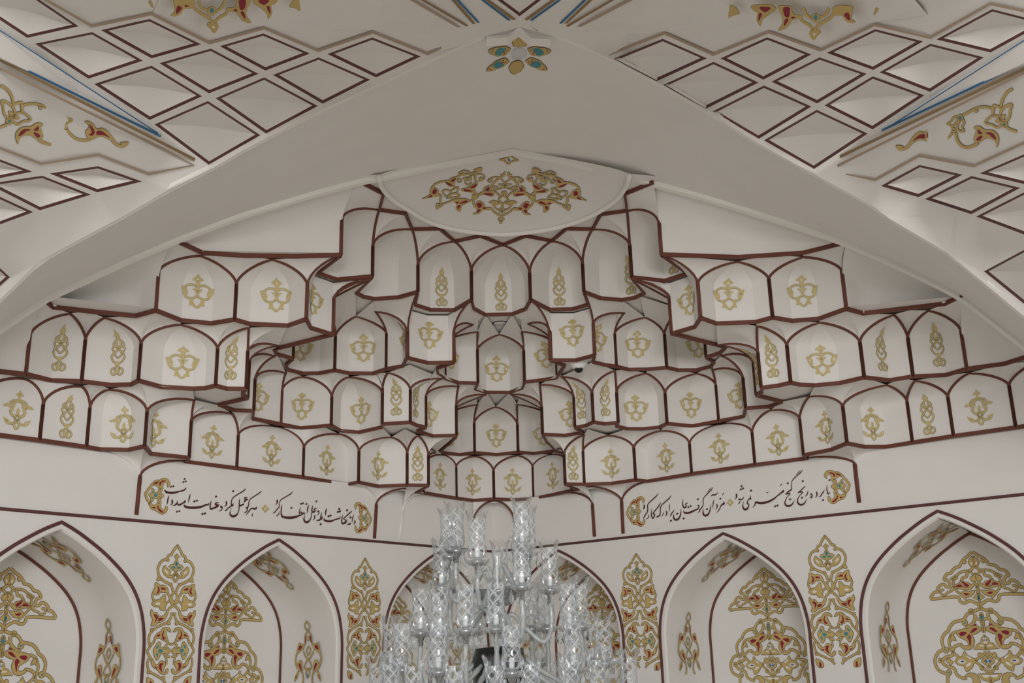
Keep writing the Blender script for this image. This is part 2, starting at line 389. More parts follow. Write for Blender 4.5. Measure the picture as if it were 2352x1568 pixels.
T2=[
('B',[(59.3,858.4),(117.7,873),(187.5,875.2)],772,781.5,(161.7,715.5),132,'second course braid niche at the far left under the arch'),
('B',[(187.5,875.2),(254.5,883.5),(300.4,882.5),(317.6,873.3)],781.5,790,(240,725),266,'second braid niche from the left in the second course'),
('K',[(317.6,873.3),(370.8,887.7),(442.5,892.1),(470.3,891),(495.2,885.2)],790,802.5,(414.8,741.3),415,'wide knot niche of the second course above the folded lotus niche at left'),
('B',[(495.2,885.2),(521,892),(565,892.5)],802.5,807.3,(571.7,748.4),527,'braid niche on the left projecting pier end of the second course'),
('B',[(565,892.5),(556.4,905),(569,913.5)],807.3,830,(640,790),560,'shaded side niche turning the left pier end of the second course'),
(None,[(569,913.5),(503.3,929),(537.8,941.4),(582.7,943.3)],830,872.4,(631,814),None,'bare hollow under the left pier end of the second course'),
('K',[(582.7,943.3),(580.8,960.5),(645,973.5)],872.4,898,(656.8,853),590,'knot niche half hidden at the left end of the recessed second course'),
('K',[(645,973.5),(690,982.5),(760.7,976.2)],898,912.7,(695.6,861.4),691,'recessed knot niche left of the slim braid pair in the second course'),
('K',[(760.7,976.2),(782,988.5),(824.6,992),(877.2,980.4),(877.8,973.2)],912.7,903.3,(800.7,862.2),830,'knot niche directly left of the slim braid niches in the second course'),
('B',[(877.8,973.2),(942.3,969.3)],893.8,895.7,(891,852),910,'bright slim braid niche facing the view left of the corner in the second course'),
('B',[(942.3,969.3),(956.6,976),(978,980.8)],895.7,911,(1016,865),954,'braid niche bent around the pier edge left of the corner in the second course'),
('K',[(978,980.8),(958.5,989.4),(994,1000.5),(1048.5,999.4)],911,932,(1053.3,883.2),985,'knot niche on the left pier flank beside the deep corner recess'),
(None,[(1048.5,999.4),(1035,1015),(1012,1033.8)],932,960,(1116.4,902.4),None,'hidden side hollow left of the second course corner niche'),
('K',[(1012,1033.8),(1019.8,1039.2),(1056,1043.6),(1090.2,1038.8)],965,972.2,(1096.3,924.7),1033,'dim knot niche left of the middle niche in the second course recess'),
('K',[(1090.2,1038.8),(1140.3,1043.4),(1190,1037.8)],973,976,(1138.4,930.5),1140,'middle knot niche deep in the corner of the second course'),
('K',[(1190,1037.8),(1225.2,1040.7),(1268.2,1036),(1276.8,1031.7)],974,965,(1187.4,924.7),1250,'dim knot niche right of the middle niche in the second course recess'),
(None,[(1276.8,1031.7),(1255,1012),(1246.2,997)],965,935.8,(1173.5,902),None,'hidden side hollow right of the second course corner niche'),
('K',[(1246.2,997),(1296.9,999.4),(1339,992.7),(1321,981)],935.8,913,(1239.5,879.4),1312,'knot niche on the right pier flank beside the deep corner recess'),
('B',[(1321,981),(1345.7,977),(1362.9,968.8)],913,903.3,(1289.2,860.8),1338,'braid niche bent around the pier edge below the dome camera'),
('B',[(1362.9,968.8),(1388.7,972.8),(1420,970)],903.3,904.3,(1412,846.9),1391,'bright slim braid niche right of and below the dome camera'),
('K',[(1420,970),(1415.5,978),(1439.4,984),(1476.7,984.3),(1514,980.8),(1532.2,972.2)],900,904.3,(1483.4,853.6),1463,'knot niche directly right of the slim braid niches in the second course'),
('K',[(1532.2,972.2),(1589.9,977.8),(1651.1,966.3)],903.5,885,(1599,853.8),1590,'recessed knot niche right of the corner in the second course'),
('K',[(1651.1,966.3),(1707.6,955.8),(1712.4,936.6)],885,868.7,(1635.8,845.4),1703,'knot niche half hidden at the right end of the recessed second course'),
(None,[(1712.4,936.6),(1765,933.8),(1795.6,922.3),(1737.2,907)],868.7,835,(1656.6,813),None,'bare hollow under the right pier end of the second course'),
('B',[(1737.2,907),(1750.6,898.4),(1748.5,890)],832,811,(1648,788),1742,'shaded side niche turning the right pier end of the second course'),
('B',[(1748.5,890),(1787,885),(1816,878.3)],811,793.7,(1738.3,744.4),1779,'braid niche on the right projecting pier end of the second course'),
('K',[(1816,878.3),(1836.5,882.7),(1871.9,884.3),(1929.3,878.9),(1985,866)],793.7,787,(1881.4,736.4),1893,'wide knot niche of the second course on the right side'),
('B',[(1985,866),(2041.7,872.8),(2097.2,863.8)],787.2,776.7,(2052.2,718.4),2032,'second braid niche from the right in the second course'),
('B',[(2097.2,863.8),(2171.8,860.9),(2220.6,846.5)],776.7,761.4,(2131.6,708.8),2163,'second course braid niche at the far right under the arch')]
P2=[([(99.5,685),(122,705)],0),([(200,714)],0),([(311.9,725),(357.8,712.6),(416,735)],1),([(485.4,742),(539,733.3),(573,743)],1),([(661.4,747.1)],0),([(629,801.6)],0),([(636.7,813)],0),([(660.7,848.5)],0),
([(733.4,856.5),(768.7,849.7),(801,856.4)],1),([(856.7,857)],0),([(940.9,837.2)],0),([(1004,845)],0),([(1052.8,878.4),(1096.8,879.3)],1),([(1090.6,891.8)],0),([(1117.4,900.4)],0),([(1171,900.8)],0),([(1199.3,890)],0),
([(1205,876.5),(1233.8,873.7)],0),([(1285,858)],0),([(1362,830.6)],0),([(1444.2,848.2)],0),([(1488.2,847.5),(1531.3,843.6),(1557,849.4)],1),([(1631.7,841.6)],0),([(1640.4,831)],0),([(1667,796.6)],0),
([(1645,742),(1705.7,743)],1),([(1735.3,739),(1774.6,728.6),(1819.5,736.2)],1),([(1880.7,731.4),(1943.9,708.5),(1983.3,719.3)],1),([(2090,712)],0),([(2169.9,697.3),(2211,680)],1)]
T3=[
('K',[(358,712.4),(416.5,735.2),(485.4,742),(539,733.3)],625.2,653,(460.5,583.1),450,'leftmost knot niche of the third course'),
('K',[(539,733.3),(573.4,743.3),(661.4,747.1),(703.5,732.4)],653,655.8,(625,591.7),632,'second knot niche from the left in the third course'),
0,
('K',[(763.8,767.8),(629,801.6),(636.7,813),(673,823)],687,750,(853,636),None,'shaded hollow behind the left pier of the third course'),
('K',[(673,823),(656.8,837),(660.7,848.5),(696,857),(733.4,856.5),(768.7,849.7)],750,773,(760,710),688,'dim knot niche half hidden behind the left pier of the third course'),
('K',[(768.7,849.7),(801.2,856.4),(856.7,857),(887.3,846.8)],773,766.5,(817.5,722.5),834,'recessed knot niche left of the ceiling spot in the third course'),
('K',[(887.3,846.8),(925,840),(934.5,820.5)],766.5,760.7,(862.5,712),928,'knot niche cut by the rib of the middle left pier in the third course'),
0,
('K',[(1043,831),(1004,845),(1006,855.4),(1019.3,863),(1022,868)],762.6,795,(1086,741.6),None,'hidden side hollow left of the ceiling spot'),
('K',[(1022,868),(1052.8,878.4),(1097.5,879.5)],790,803,(1096.8,757.8),1036,'knot niche left of the middle niche under the ceiling spot'),
('K',[(1097.5,879.5),(1090.6,891.8),(1117.4,900.4),(1171,900.8),(1199.3,890),(1205,876.5)],804,805.7,(1146.6,764.2),1141,'middle knot niche of the third course under the ceiling spot'),
('K',[(1205,876.5),(1233.8,873.7),(1277.8,867),(1280,864)],805.7,795,(1198.4,757.3),1257,'knot niche right of the middle niche under the ceiling spot'),
(None,[(1280,864),(1285.4,855.5),(1296.9,839.2),(1266,827)],795,762.6,(1212.7,739.7),None,'hidden side hollow right of the ceiling spot'),
0,
('K',[(1366,815),(1362,830.6),(1388.7,837.3),(1415.5,841)],744.5,767.4,(1433.7,714.8),1375,'knot niche cut by the rib of the middle right pier in the third course'),
('K',[(1415.5,841),(1444.2,848.2),(1488.2,847.5),(1531.3,843.6)],767.4,768.4,(1481,724.8),1467,'recessed knot niche right of the dome camera in the third course'),
('K',[(1531.3,843.6),(1557,849.4),(1599,849.2),(1631.7,841.6),(1640.4,831),(1622,820)],768,745,(1560,705),1608,'dim knot niche half hidden behind the right pier of the third course'),
(None,[(1622,820),(1653.8,810),(1667,796.6),(1546,766)],745,687,(1451,636.4),None,'shaded hollow behind the right pier of the third course'),
0,
('K',[(1609,729.5),(1645.4,742.3),(1735.3,739),(1774.6,728.6)],652,641.5,(1693.2,596.5),1680,'second knot niche from the right in the third course'),
('K',[(1774.6,728.6),(1819.5,736.2),(1880.7,731.4),(1943.9,708.5)],641.5,623.3,(1843.4,586),1850,'rightmost knot niche of the third course')]
P3=[([(402,551),(465,580)],0),([(560,586.5)],0),([(783,585)],0),([(855,634)],0),([(820,672)],0),([(817.5,671.7)],0),([(860,690)],0),([(860.5,686),(915,682.3),(960,669.8)],2),
([(1083.4,688),(1088.2,708),(1115,722.5)],0),([(1100,722)],0),([(1115,722.5)],0),([(1176.2,721)],0),([(1195,720)],0),([(1176.2,721),(1207,709),(1218.4,688)],2),
([(1341,669.8),(1379.2,684.2),(1428.9,688.4)],0),([(1430,690)],0),([(1470,680)],0),([(1480,674)],0),([(1451,636.4)],0),([(1519,584)],0),([(1770,585)],0),([(1844.4,580.3),(1944.8,555.4)],1)]
T4=[
('B',[(783,585),(728.4,626.2),(774.3,641.5),(855.5,634)],504.8,566,(871,481.8),752,'leftmost tall niche of the top course beside the arch'),
('B',[(855.5,634),(817.5,671.7),(835.7,681.3),(860.5,686),(915,682.3),(960,669.8)],566,610,(946.6,526.2),838,'second tall niche from the left in the top course'),
('B',[(960,669.8),(953.3,699.5),(988.7,711),(1043.3,711.5),(1083.4,688)],610,623.4,(1044.2,554.2),1015,'top course niche with two braid motifs left of the middle niche'),
('B',[(1083.4,688),(1088.2,708),(1115,722.5),(1176.2,721),(1207,709),(1218.4,688)],623.4,627.2,(1155.2,562.2),1151,'middle niche of the top course below the semi-dome rim'),
('B',[(1218.4,688),(1262.5,710.4),(1315,709.4),(1351.4,698.5),(1341,669.8)],627.2,607,(1267.2,553),1286,'top course niche with two braid motifs right of the middle niche'),
('B',[(1341,669.8),(1379.2,684.2),(1428.9,688.4),(1457.6,683.2),(1480.6,672.7),(1451,636.4)],607,565,(1361,526.2),1452,'second tall niche from the right in the top course'),
('B',[(1451,636.4),(1526.5,644.4),(1580,626.8),(1519,584)],565,514.4,(1440.4,483.8),1549,'rightmost tall niche of the top course beside the arch')]
P4=[([(826,416),(880.6,444.6)],0),([(931.5,490.3)],0),([(1010.4,525)],0),([(1104,541.6)],0),([(1207.6,541.5)],0),([(1300.8,525)],0),([(1379.2,492.3)],0),([(1435.2,445.2),(1500,418.5)],1)]
def course(k,T,P,group):
    idx=0; real=[c for c in T if c]; 
    pi=0; prev=None
    for n,c in enumerate(T):
        if not c: pi+=1; continue
        pl,ip=P[pi]; pr,jp=P[pi+1]; pi+=1
        PL=[onz(q,Z[k+1]) for q in pl[ip:]]; PR=[onz(q,Z[k+1]) for q in pr[:jp+1]]
        nxt=T[n+1] if n+1<len(T) else 0
        mot,b,sl,sr,ap,mx,lab=c
        if mx is None: mot=None
        kw={}
        if k==2 and mx==691: kw=dict(ribL=False)
        if k==3 and b[0]==(763.8,767.8): mot=None
        o=cell(k,mot,b,sl,sr,ap,PL,PR,lab,group,mx=mx,trimR=True,**kw)
course(1,T1,P1,G1); course(2,T2,P2,G2); course(3,T3,P3,G3); course(4,T4,P4,G4)
G5='muqarnas piers of the third course'
pier(3,'K',[(703.5,732.4),(714,752.5),(763.8,767.8),(765,768)],[(783,585),None,None,(855.5,634)],655.8,687,'bright left pier with a folded knot motif between the wide niches and the recess',G5,mx=714,off=.09)
pier(3,'K',[(936,821),(945,823.5),(982,832.5),(1030,832.5),(1043,831)],[(960,669.8),None,None,None,(1083.4,688)],760.7,762.6,'bright pier with knot motif left of the ceiling spot',G5,mx=986,off=.105)
pier(3,'K',[(1264,827),(1270,826.8),(1321.8,826.8),(1360,817),(1366,815)],[(1218.4,688),None,None,None,(1341,669.8)],762.6,744.5,'bright pier with knot motif above the dome camera',G5,mx=1319,off=.105)
pier(3,'K',[(1543,767),(1546,765),(1595.7,750.2),(1609,729.5)],[(1451,636.4),None,None,(1519,584)],687,652,'bright right pier with a folded knot motif between the recess and the wide niches',G5,mx=1590,off=.09)
# ---------------------------------------------------------------- walls with pointed niches
def wallpt(side,t,z,off=0):                  # t along the wall from the corner, z above the eye, off in front of the wall
    d=V((-1,-1,0)).normalized() if side<0 else V((1,-1,0)).normalized()
    return WC+d*t+V((0,0,HC+z))+(NL if side<0 else NR)*off
def wallt(q,side,off=0):                     # pixel -> (t,z) on the wall plane set back by off
    n=NL if side<0 else NR; p=onp(q,WC+n*off,n); p=p-n*off
    return (V((p.x,p.y))-V((0,10))).length, p.z-HC
HALF=[(0,.905),(.10,.858),(.20,.80),(.32,.72),(.45,.61),(.54,.50),(.595,.39),(.625,.28),(.64,.16),(.64,0),(.64,-.4)]
def nshape(tc,ins=0,n=4):                    # right foot -> apex -> left foot, inset by ins
    P=[V((a,b,0)) for a,b in HALF]; P=cat(P,n)
    if ins:
        Q=[]
        for i,p in enumerate(P):
            t=(P[min(i+1,len(P)-1)]-P[max(i-1,0)]).normalized(); nn=V((t.y,-t.x,0))
            q=p-nn*ins*-1 if nn.x<0 else p-nn*ins
            if i==0: q=p+V((0,-ins*1.25,0))
            q.x=max(q.x,0); Q.append(q)
        P=Q
    return [(tc+p.x,p.y) for p in P[::-1]]+[(tc-p.x,p.y) for p in P[1:]]
NT={-1:[.75,2.47,4.18],1:[.745,2.38,4.05]}
DEP=.62; ZLO=-.4
for side in (-1,1):
    nm='left' if side<0 else 'right'
    m=MB()
    outer=[(-.0,ZLO),(7.5,ZLO),(7.5,1.405),(-.0,1.405)]
    loops=[outer]+[nshape(t,.035) for t in NT[side]]
    vv=[];ee=[]
    for lp in loops:
        k=len(vv); vv+=[V(p) for p in lp]; ee+=[(k+i,k+(i+1)%len(lp)) for i in range(len(lp))]
    o=delaunay_2d_cdt(vv,ee,[],0,1e-5)
    from mathutils.geometry import intersect_point_tri_2d
    def inside(p,lp):
        c=False; j=len(lp)-1
        for i in range(len(lp)):
            a,b=lp[i],lp[j]
            if (a[1]>p[1])!=(b[1]>p[1]) and p[0]<(b[0]-a[0])*(p[1]-a[1])/(b[1]-a[1])+a[0]: c=not c
            j=i
        return c
    F=[]
    for f in o[2]:
        ctr=[sum(o[0][i][k] for i in f)/len(f) for k in (0,1)]
        if not any(inside(ctr,l) for l in loops[1:]): F.append(tuple(f))
    m.add([wallpt(side,p.x,p.y) for p in o[0]],F)
    m.add([wallpt(side,0,-HC),wallpt(side,7.5,-HC),wallpt(side,7.5,ZLO),wallpt(side,0,ZLO)],[(0,1,2,3)])
    m.add([wallpt(side,-.6,1.395,-.45),wallpt(side,7.5,1.395,-.45),wallpt(side,7.5,3.2,-.45),wallpt(side,-.6,3.2,-.45)],[(0,1,2,3)])
    tag(m.build('wall_'+nm,PLASTER),kind='structure')
    # moulded brown line below the verses
    m=MB(); L=[wallt(q,side) for q in ([(0,1166),(250,1188.5),(500,1210.7),(900,1246.8),(1138.5,1266)] if side<0 else [(1138.5,1266),(1285,1249),(1400,1235.7),(1852,1185.6),(2352,1135.8)])]
    z=.955; m.tube([wallpt(side,t,z,.004) for t in (0,2,4,7)],.0105,6)
    tag(m.build('trim_1' if side<0 else 'trim_2',PLUM),kind='structure')
def inwall(side,tc,i):
    nm='left' if side<0 else 'right'
    where=['nearest the corner, behind the chandelier','between the two painted columns','at the edge of the view'][i]
    root=empty('wall_niche',wallpt(side,tc,0)); tag(root,'pointed arched niche in the %s wall %s'%(nm,where),'niche','arched niches along the walls')
    A=nshape(tc,0); B=nshape(tc,.035); C=nshape(tc,.075)
    m=MB(); m.grid([[wallpt(side,a,b) for a,b in B],[wallpt(side,a,b,-.018) for a,b in nshape(tc,.045)]],True); m.build('edge_moulding',WHITE,root)
    m=MB(); m.grid([[wallpt(side,a,b,-.018) for a,b in nshape(tc,.045)],[wallpt(side,a,b,-.3) for a,b in nshape(tc,.055)],[wallpt(side,a,b,-DEP+.06) for a,b in nshape(tc,.06)],[wallpt(side,a,b,-DEP) for a,b in nshape(tc,.095)]],True); m.build('reveal',PLASTER,root)
    m=MB(); Cp=nshape(tc,.09); h=len(Cp)//2
    m.grid([[wallpt(side,Cp[i][0],Cp[i][1],-DEP) for i in range(h+1)],[wallpt(side,Cp[-1-i][0],Cp[-1-i][1],-DEP) for i in range(h+1)]],False); m.build('back_panel',PLASTER,root)
    m=MB(); m.tube([wallpt(side,a,b,.003) for a,b in A],.0115,6); m.build('outer_line',PLUM,root)
    m=MB(); m.tube([wallpt(side,a,b,-DEP+.004) for a,b in nshape(tc,.10)],.0105,6); m.build('inner_line',BROWN,root)
    return root
NICHES=[(s,t,i,inwall(s,t,i)) for s in (-1,1) for i,t in enumerate(NT[s])]
# floor
m=MB(); m.add([(-9,-9,0),(9,-9,0),(9,11,0),(-9,11,0)],[(0,1,2,3)])
tag(m.build('floor',mat('stone floor',(.66,.585,.49),.35,.06)),kind='structure')
# ---------------------------------------------------------------- corbels under the piers of the lowest course
def corbel(S_,A_,path,side,label,brown=True,rib=None,white=False):
    s=onwall(S_,side); a=onz(A_,Z[1]-.0); P=[onz(q,Z[1]) for q in path]
    root=empty('wall_corbel',s); tag(root,label,'corbel','corbels above the brown line')
    c=arch(s,a); m=MB(); spandrel(m,c,P+[a]); m.build('corbel_face',PLASTER,root)
    m=MB()
    mt=BROWN if brown else WHITE
    m.tube([p+(NL if side<0 else NR)*.003 for p in c],[.014]+[.009]*8,6)
    if rib: r=onwall(rib,side); m.tube([r+(NL if side<0 else NR)*.004,s+(NL if side<0 else NR)*.004],.0155 if brown else .009,6)
    m.build('rib',mt,root)
corbel((321,1095),(425,1057),[(332,1024.3),(347.3,1041.4),(434,1050.6)],-1,'corbel with brown rib starting the left verse panel',rib=(312.5,1182))
def hoodpatch(S_,A_,path,side,label):
    s=onwall(S_,side); a=onz(A_,Z[1]); P=[onz(q,Z[1]) for q in path]
    root=empty('wall_corbel',s); tag(root,label,'corbel','corbels above the brown line')
    m=MB(); spandrel(m,arch(s,a),P+[a]); m.build('corbel_face',PLASTER,root)
hoodpatch((321,1095),(228,1031.5),[(332,1024.3),(296,1032.4)],-1,'shaded plain corbel left of the brown rib beside the left verse')
corbel((863.4,1159.4),(936,1120),[(823.4,1107),(868.8,1116),(934,1113.4)],-1,'corbel with thin brown rib right of the left verse',rib=(859,1236))
hoodpatch((863.4,1159.4),(795,1112),[(823.4,1106.9)],-1,'plain corbel above the floral bracket ending the left verse')
corbel((925.5,1172),(972,1131),[(984,1114),(955,1129)],-1,'corbel with white edge left of the corner squinch',brown=False,rib=(917,1240))
hoodpatch((925.5,1172),(937,1121),[(984,1114),(935,1113.5)],-1,'plain corbel face under the slim braid pier left of the corner')
corbel((1428.6,1152),(1345,1115),[(1460,1101.5),(1405,1109.5),(1342,1111.7)],1,'corbel with thin brown rib left of the right verse',rib=(1432.2,1225))
corbel((1428.6,1152),(1484,1105),[(1460,1101.5)],1,'small corbel above the floral bracket starting the right verse')
corbel((1361.6,1159.4),(1303,1131),[(1298.2,1110.5),(1329,1122)],1,'corbel with brown edge right of the corner squinch',rib=(1366.3,1231.9))
hoodpatch((1361.6,1159.4),(1342,1116),[(1298.2,1110.5),(1342,1111.7)],1,'plain corbel face under the slim braid pier right of the corner')
corbel((1964,1066),(1852,1050),[(1946,1016.5),(1908.5,1032.3),(1855,1049)],1,'corbel with brown rib ending the right verse panel',rib=(1974,1154))
hoodpatch((1964,1066),(2036,1026.5),[(1946,1016.5),(1986,1025.5)],1,'shaded plain corbel right of the brown rib beside the right verse')
# corner squinch
a=onz((1136,1149),Z[1]); l=onz((1086.5,1148.5),Z[1]); r=onz((1180,1147.2),Z[1])
sl=V((l.x,l.y,springz(l,1210))); sr=V((r.x,r.y,springz(r,1208)))
root=empty('corner_squinch',a); tag(root,'small pointed squinch at the wall corner above the chandelier','squinch')
m=MB(); cl=arch(sl,a); cr=arch(sr,a); spandrel(m,cl,[l,a]); spandrel(m,cr,[r,a]); m.build('squinch_face',PLASTER,root)
m=MB(); m.tube(cl[::-1],.009,6); m.tube(cr,.009,6); m.build('arch_trim',BROWN,root)
# ---------------------------------------------------------------- level soffits behind every ledge
def soffit(k,path,z=None):
    z=Z[k] if z is None else z
    P=[onz(q,z) for q in path]
    b=[(4.9,5.6),(4.9,5.1) ,(6.2,5.0),(0,11.2),(-6.2,5.0),(-4.9,5.1),(-4.9,5.6)]
    V2=[V((p.x,p.y)) for p in P]+[V(q) for q in b]; n=len(V2)
    o=delaunay_2d_cdt(V2,[],[list(range(n))],1,1e-4)
    m=MB(); m.add([(p.x,p.y,z+.013) for p in o[0]],[tuple(f) for f in o[2]])
    tag(m.build('ceiling',PLASTER),kind='structure')
def chain(T,seps={}): 
    out=[]
    for i,c in enumerate(T):
        if c: out+=[q for q in c[1] if not out or q!=out[-1]]
        elif i in seps: out+=seps[i]
    return out
PIERB={2:[(703.5,732.4),(714,752.5),(763.8,767.8)],7:[(936,821),(982,832.5),(1043,831)],13:[(1266,827),(1321.8,826.8),(1366,815)],18:[(1546,765),(1595.7,750.2),(1609,729.5)]}
soffit(1,chain(T1)); soffit(2,chain(T2)); soffit(3,chain(T3,PIERB)); soffit(4,[(402,551),(465,580)]+chain(T4)+[(1695,590),(1844.4,580.3),(1944.8,555.4)])
# ---------------------------------------------------------------- the great arch
YB,YF=6.27,5.0
REAR=[(0,751),(100,684),(280,600),(400,549),(550,492),(700,447),(820,414),(870,405),(1020,374),(1100,359),(1180,344),(1260,359),(1340,375),(1446,402.5),(1501,418),(1600,444),(1726,482),(1850,522),(1946,555),(2080,614),(2208,677),(2352,790)]
FRONT=[(0,688),(90,601),(139,591-3),(240,519),(277,500),(380,440),(490,385),(550,350),(640,303),(730,256),(850,201),(980,141),(1062,104),(1110,84),(1194,62),(1281,85),(1340,106),(1406,137),(1526,199),(1626,258),(1726,320),(1800,362),(1876,403),(1996,468),(2045,503),(2176,580),(2260,650),(2352,726)]
FRONT[2]=(139,573)
RB=[ony(q,YB) for q in REAR]; FB=[ony(q,YF) for q in FRONT]
def ext(P):
    a=P[0]+(P[0]-P[1])*3; b=P[-1]+(P[-1]-P[-2])*3
    return [a]+P+[b]
RB=ext(RB); FB=ext(FB)
apR=min(range(len(RB)),key=lambda i:-RB[i].z); apF=min(range(len(FB)),key=lambda i:-FB[i].z)
def halves(P,ap,n): return resample(P[:ap+1],n)[:-1]+resample(P[ap:],n)
RA=halves(RB,apR,40); FA=halves(FB,apF,40)
m=MB(); rows=[]
for i in range(9):
    u=i/8; rows.append([r.lerp(f,u) for r,f in zip(RA,FA)])
m.grid(rows,True); tag(m.build('ceiling',PLASTER),kind='structure')
# lips along both edges
def lip(P,w_,d,name):
    m=MB(); rows=[[],[],[],[]]
    for i,p in enumerate(P):
        t=(P[min(i+1,len(P)-1)]-P[max(i-1,0)]).normalized(); nn=V((-t.z,0,t.x))
        if nn.z<0: nn=-nn
        rows[0].append(p+V((0,d,0))-nn*.0); rows[1].append(p+V((0,d,0))-nn*w_); rows[2].append(p-V((0,d,0))-nn*w_); rows[3].append(p-V((0,d,0)))
    m.grid(rows,False); return tag(m.build(name,WHITE),kind='structure')
lip([p+V((0,.0,0)) for p in RA],.030,.02,'trim_3'); 
lip([p+V((0,-.03,.0)) for p in FA if abs(p.x+.23)>.13 or 1],.018,.022,'trim_4')
# ---------------------------------------------------------------- plain lunette fields between the courses and the arch
def field(k,led,up,rib,label,vs=.5):
    """led: ledge pixels at Z[k]; up: pixels along the rear arch; rib None or pixel list of its free edge"""
    B=resample([onz(q,Z[k]) for q in led],14); T=resample([ony(q,YB) for q in up],14)
    rows=[]
    for h in [0,.25,.5]: rows.append([V((b.x,b.y,b.z+(t.z-b.z)*vs*h*2)) for b,t in zip(B,T)])
    for i in range(1,8):
        s=i/7; f=1-math.cos(s*math.pi/2); g=math.sin(s*math.pi/2)
        rows.append([V((b.x+(t.x-b.x)*f,b.y+(t.y-b.y)*f,b.z+(t.z-b.z)*(vs+(1-vs)*g))) for b,t in zip(B,T)])
    m=MB(); m.grid(rows,True)
    root=empty('lunette',B[6]); tag(root,label,'lunette','plain lunettes under the great arch'); m.build('lunette_face',PLASTER,root)
    m=MB(); m.band([onz(q,Z[k])+V((0,0,.012)) for q in led],.026,.009); m.build('ledge_trim',BROWN,root)
field(4,[(402,551),(465,580),(560,586.5),(680,588),(783,585)],[(402,549),(460,525),(550,492),(700,447),(826,414)],0,'plain white lunette on the left beside the top course')
field(3,[(99.5,685),(122,705),(220,716),(311.9,725),(358,712.4)],[(99.5,684),(160,655),(280,600),(350,570),(400,550)],0,'plain white lunette on the left above the second course')
field(2,[(-60,838),(0,853),(59.3,858.4)],[(-40,790),(0,752),(97,686)],0,'plain lunette at the far left edge under the arch')
field(4,[(1519,584),(1695,590),(1844.4,580.3),(1944.8,555.4)],[(1499,417),(1600,444),(1726,482),(1850,522),(1945,555)],0,'plain white lunette on the right beside the top course')
field(3,[(1943.5,708.6),(1983.3,719.3),(2080,708),(2169.9,697.3),(2208,678)],[(1946,556),(2000,579),(2080,614),(2150,648),(2208,677)],0,'plain white lunette on the right above the second course')
field(2,[(2220.6,846.5),(2306.7,835),(2352,820.7),(2450,790)],[(2210,679),(2280,730),(2352,790),(2430,860)],0,'plain lunette at the far right edge under the arch')
# ---------------------------------------------------------------- semi-dome above the top course
RIM=[(870,405),(874,425),(885,442),(905,462),(930,477),(970,502),(1011,519),(1080,533),(1155,538.5),(1215,534),(1266,526),(1316,513),(1360,495),(1395,475),(1420,455),(1440,425),(1446,403)]
rim=[onz(q,Z[5]) for q in RIM]; rim=resample(cat(rim,4),41)
top=ony((1180,344),YB)
mc=MB(); rows=[]
for i in range(13):
    s=i/12
    rows.append([V((p.x+(top.x-p.x)*s,p.y+(top.y-p.y)*s,p.z+.012+(top.z-p.z-.012)*(s**.8))) for p in rim])
mc.grid(rows,True); dome=mc.build('ceiling',PLASTER); tag(dome,kind='structure')
m=MB(); m.tube(rim,.016,8); tag(m.build('trim_5',WHITE),kind='structure')
zig=[]
for pl,ip in P4: 
    zig+=[q for q in pl]
zz=[(826,416),(880.6,444.6),(871,481.8),(931.5,490.3),(946.6,526.2),(1010.4,525),(1044.2,554.2),(1104,541.6),(1155.2,562.2),(1207.6,541.5),(1267.2,553),(1300.8,525),(1361,526.2),(1379.2,492.3),(1440.4,483.8),(1435.2,445.2),(1500,418.5)]
m=MB(); ZP=[onz(q,Z[5]) for q in zz]; m.band([p+V((0,0,.012)) for p in ZP],.024,.009); tag(m.build('trim_6',BROWN),kind='structure')
P=[(p.x,p.y) for p in rim]+[(1.4,6.27),(5,6.27),(5,9),(0,11.2),(-5,9),(-5,6.27),(-1.5,6.27)]
o=delaunay_2d_cdt([V(p) for p in P],[],[list(range(len(P)))],1,1e-4)
m=MB(); m.add([(p.x,p.y,Z[5]+.013) for p in o[0]],[tuple(f) for f in o[2]]); tag(m.build('ceiling',PLASTER),kind='structure')
# thin brown arrises running up to the arch
for q1,k,q2,r_ in (((785.9,504.8),None,(826,416),.006),((367.7,625.2),None,(402,551),.009),((73.7,772),None,(98,688),.006),((1510,514.4),None,(1499,420),.006),((1932.4,623.3),None,(1945,556),.010),((2206.2,761.4),None,(2212,681),.010)): pass
# ---------------------------------------------------------------- the vault in front of the arch
def archz(x):
    for a,b in zip(FA,FA[1:]):
        if a.x<=x<=b.x: return a.z+(b.z-a.z)*(x-a.x)/max(1e-6,b.x-a.x)
    return FA[0].z if x<FA[0].x else FA[-1].z
def pv(q,push=0):
    p=ony(q,YF-.05); h=max(0,p.z-archz(p.x))
    d=p-CAMP; s=1/(1+.34*h); L=d.length
    return CAMP+d*s*(1+push/(L*s))
RH_L=[[(56,-24),(-62,5),(62.5,87),(180.8,60.3)],[(212,73.7),(80.4,100.4),(203,180.8),(328,139.3)],[(343.8,43.8),(232,69.2),(348.2,134),(462,101.8)],[(348.2,151),(216.5,192.9),(343.8,275.4),(464.3,221)],[(484.4,111.6),(366,145),(480,214.3),(593.8,169.6)],[(477.7,232),(355,285.7),(480,378.6),(598,310.3)],[(604.9,76.8),(504.5,106),(609.4,162),(712,122.8)],[(607,177.7),(495.5,225.5),(611.6,307),(730,243.3)],[(732,131.7),(627,171.9),(741,238),(850.4,183)],[(855,86),(752,124),(863.8,177.7),(966.5,129.5)]]
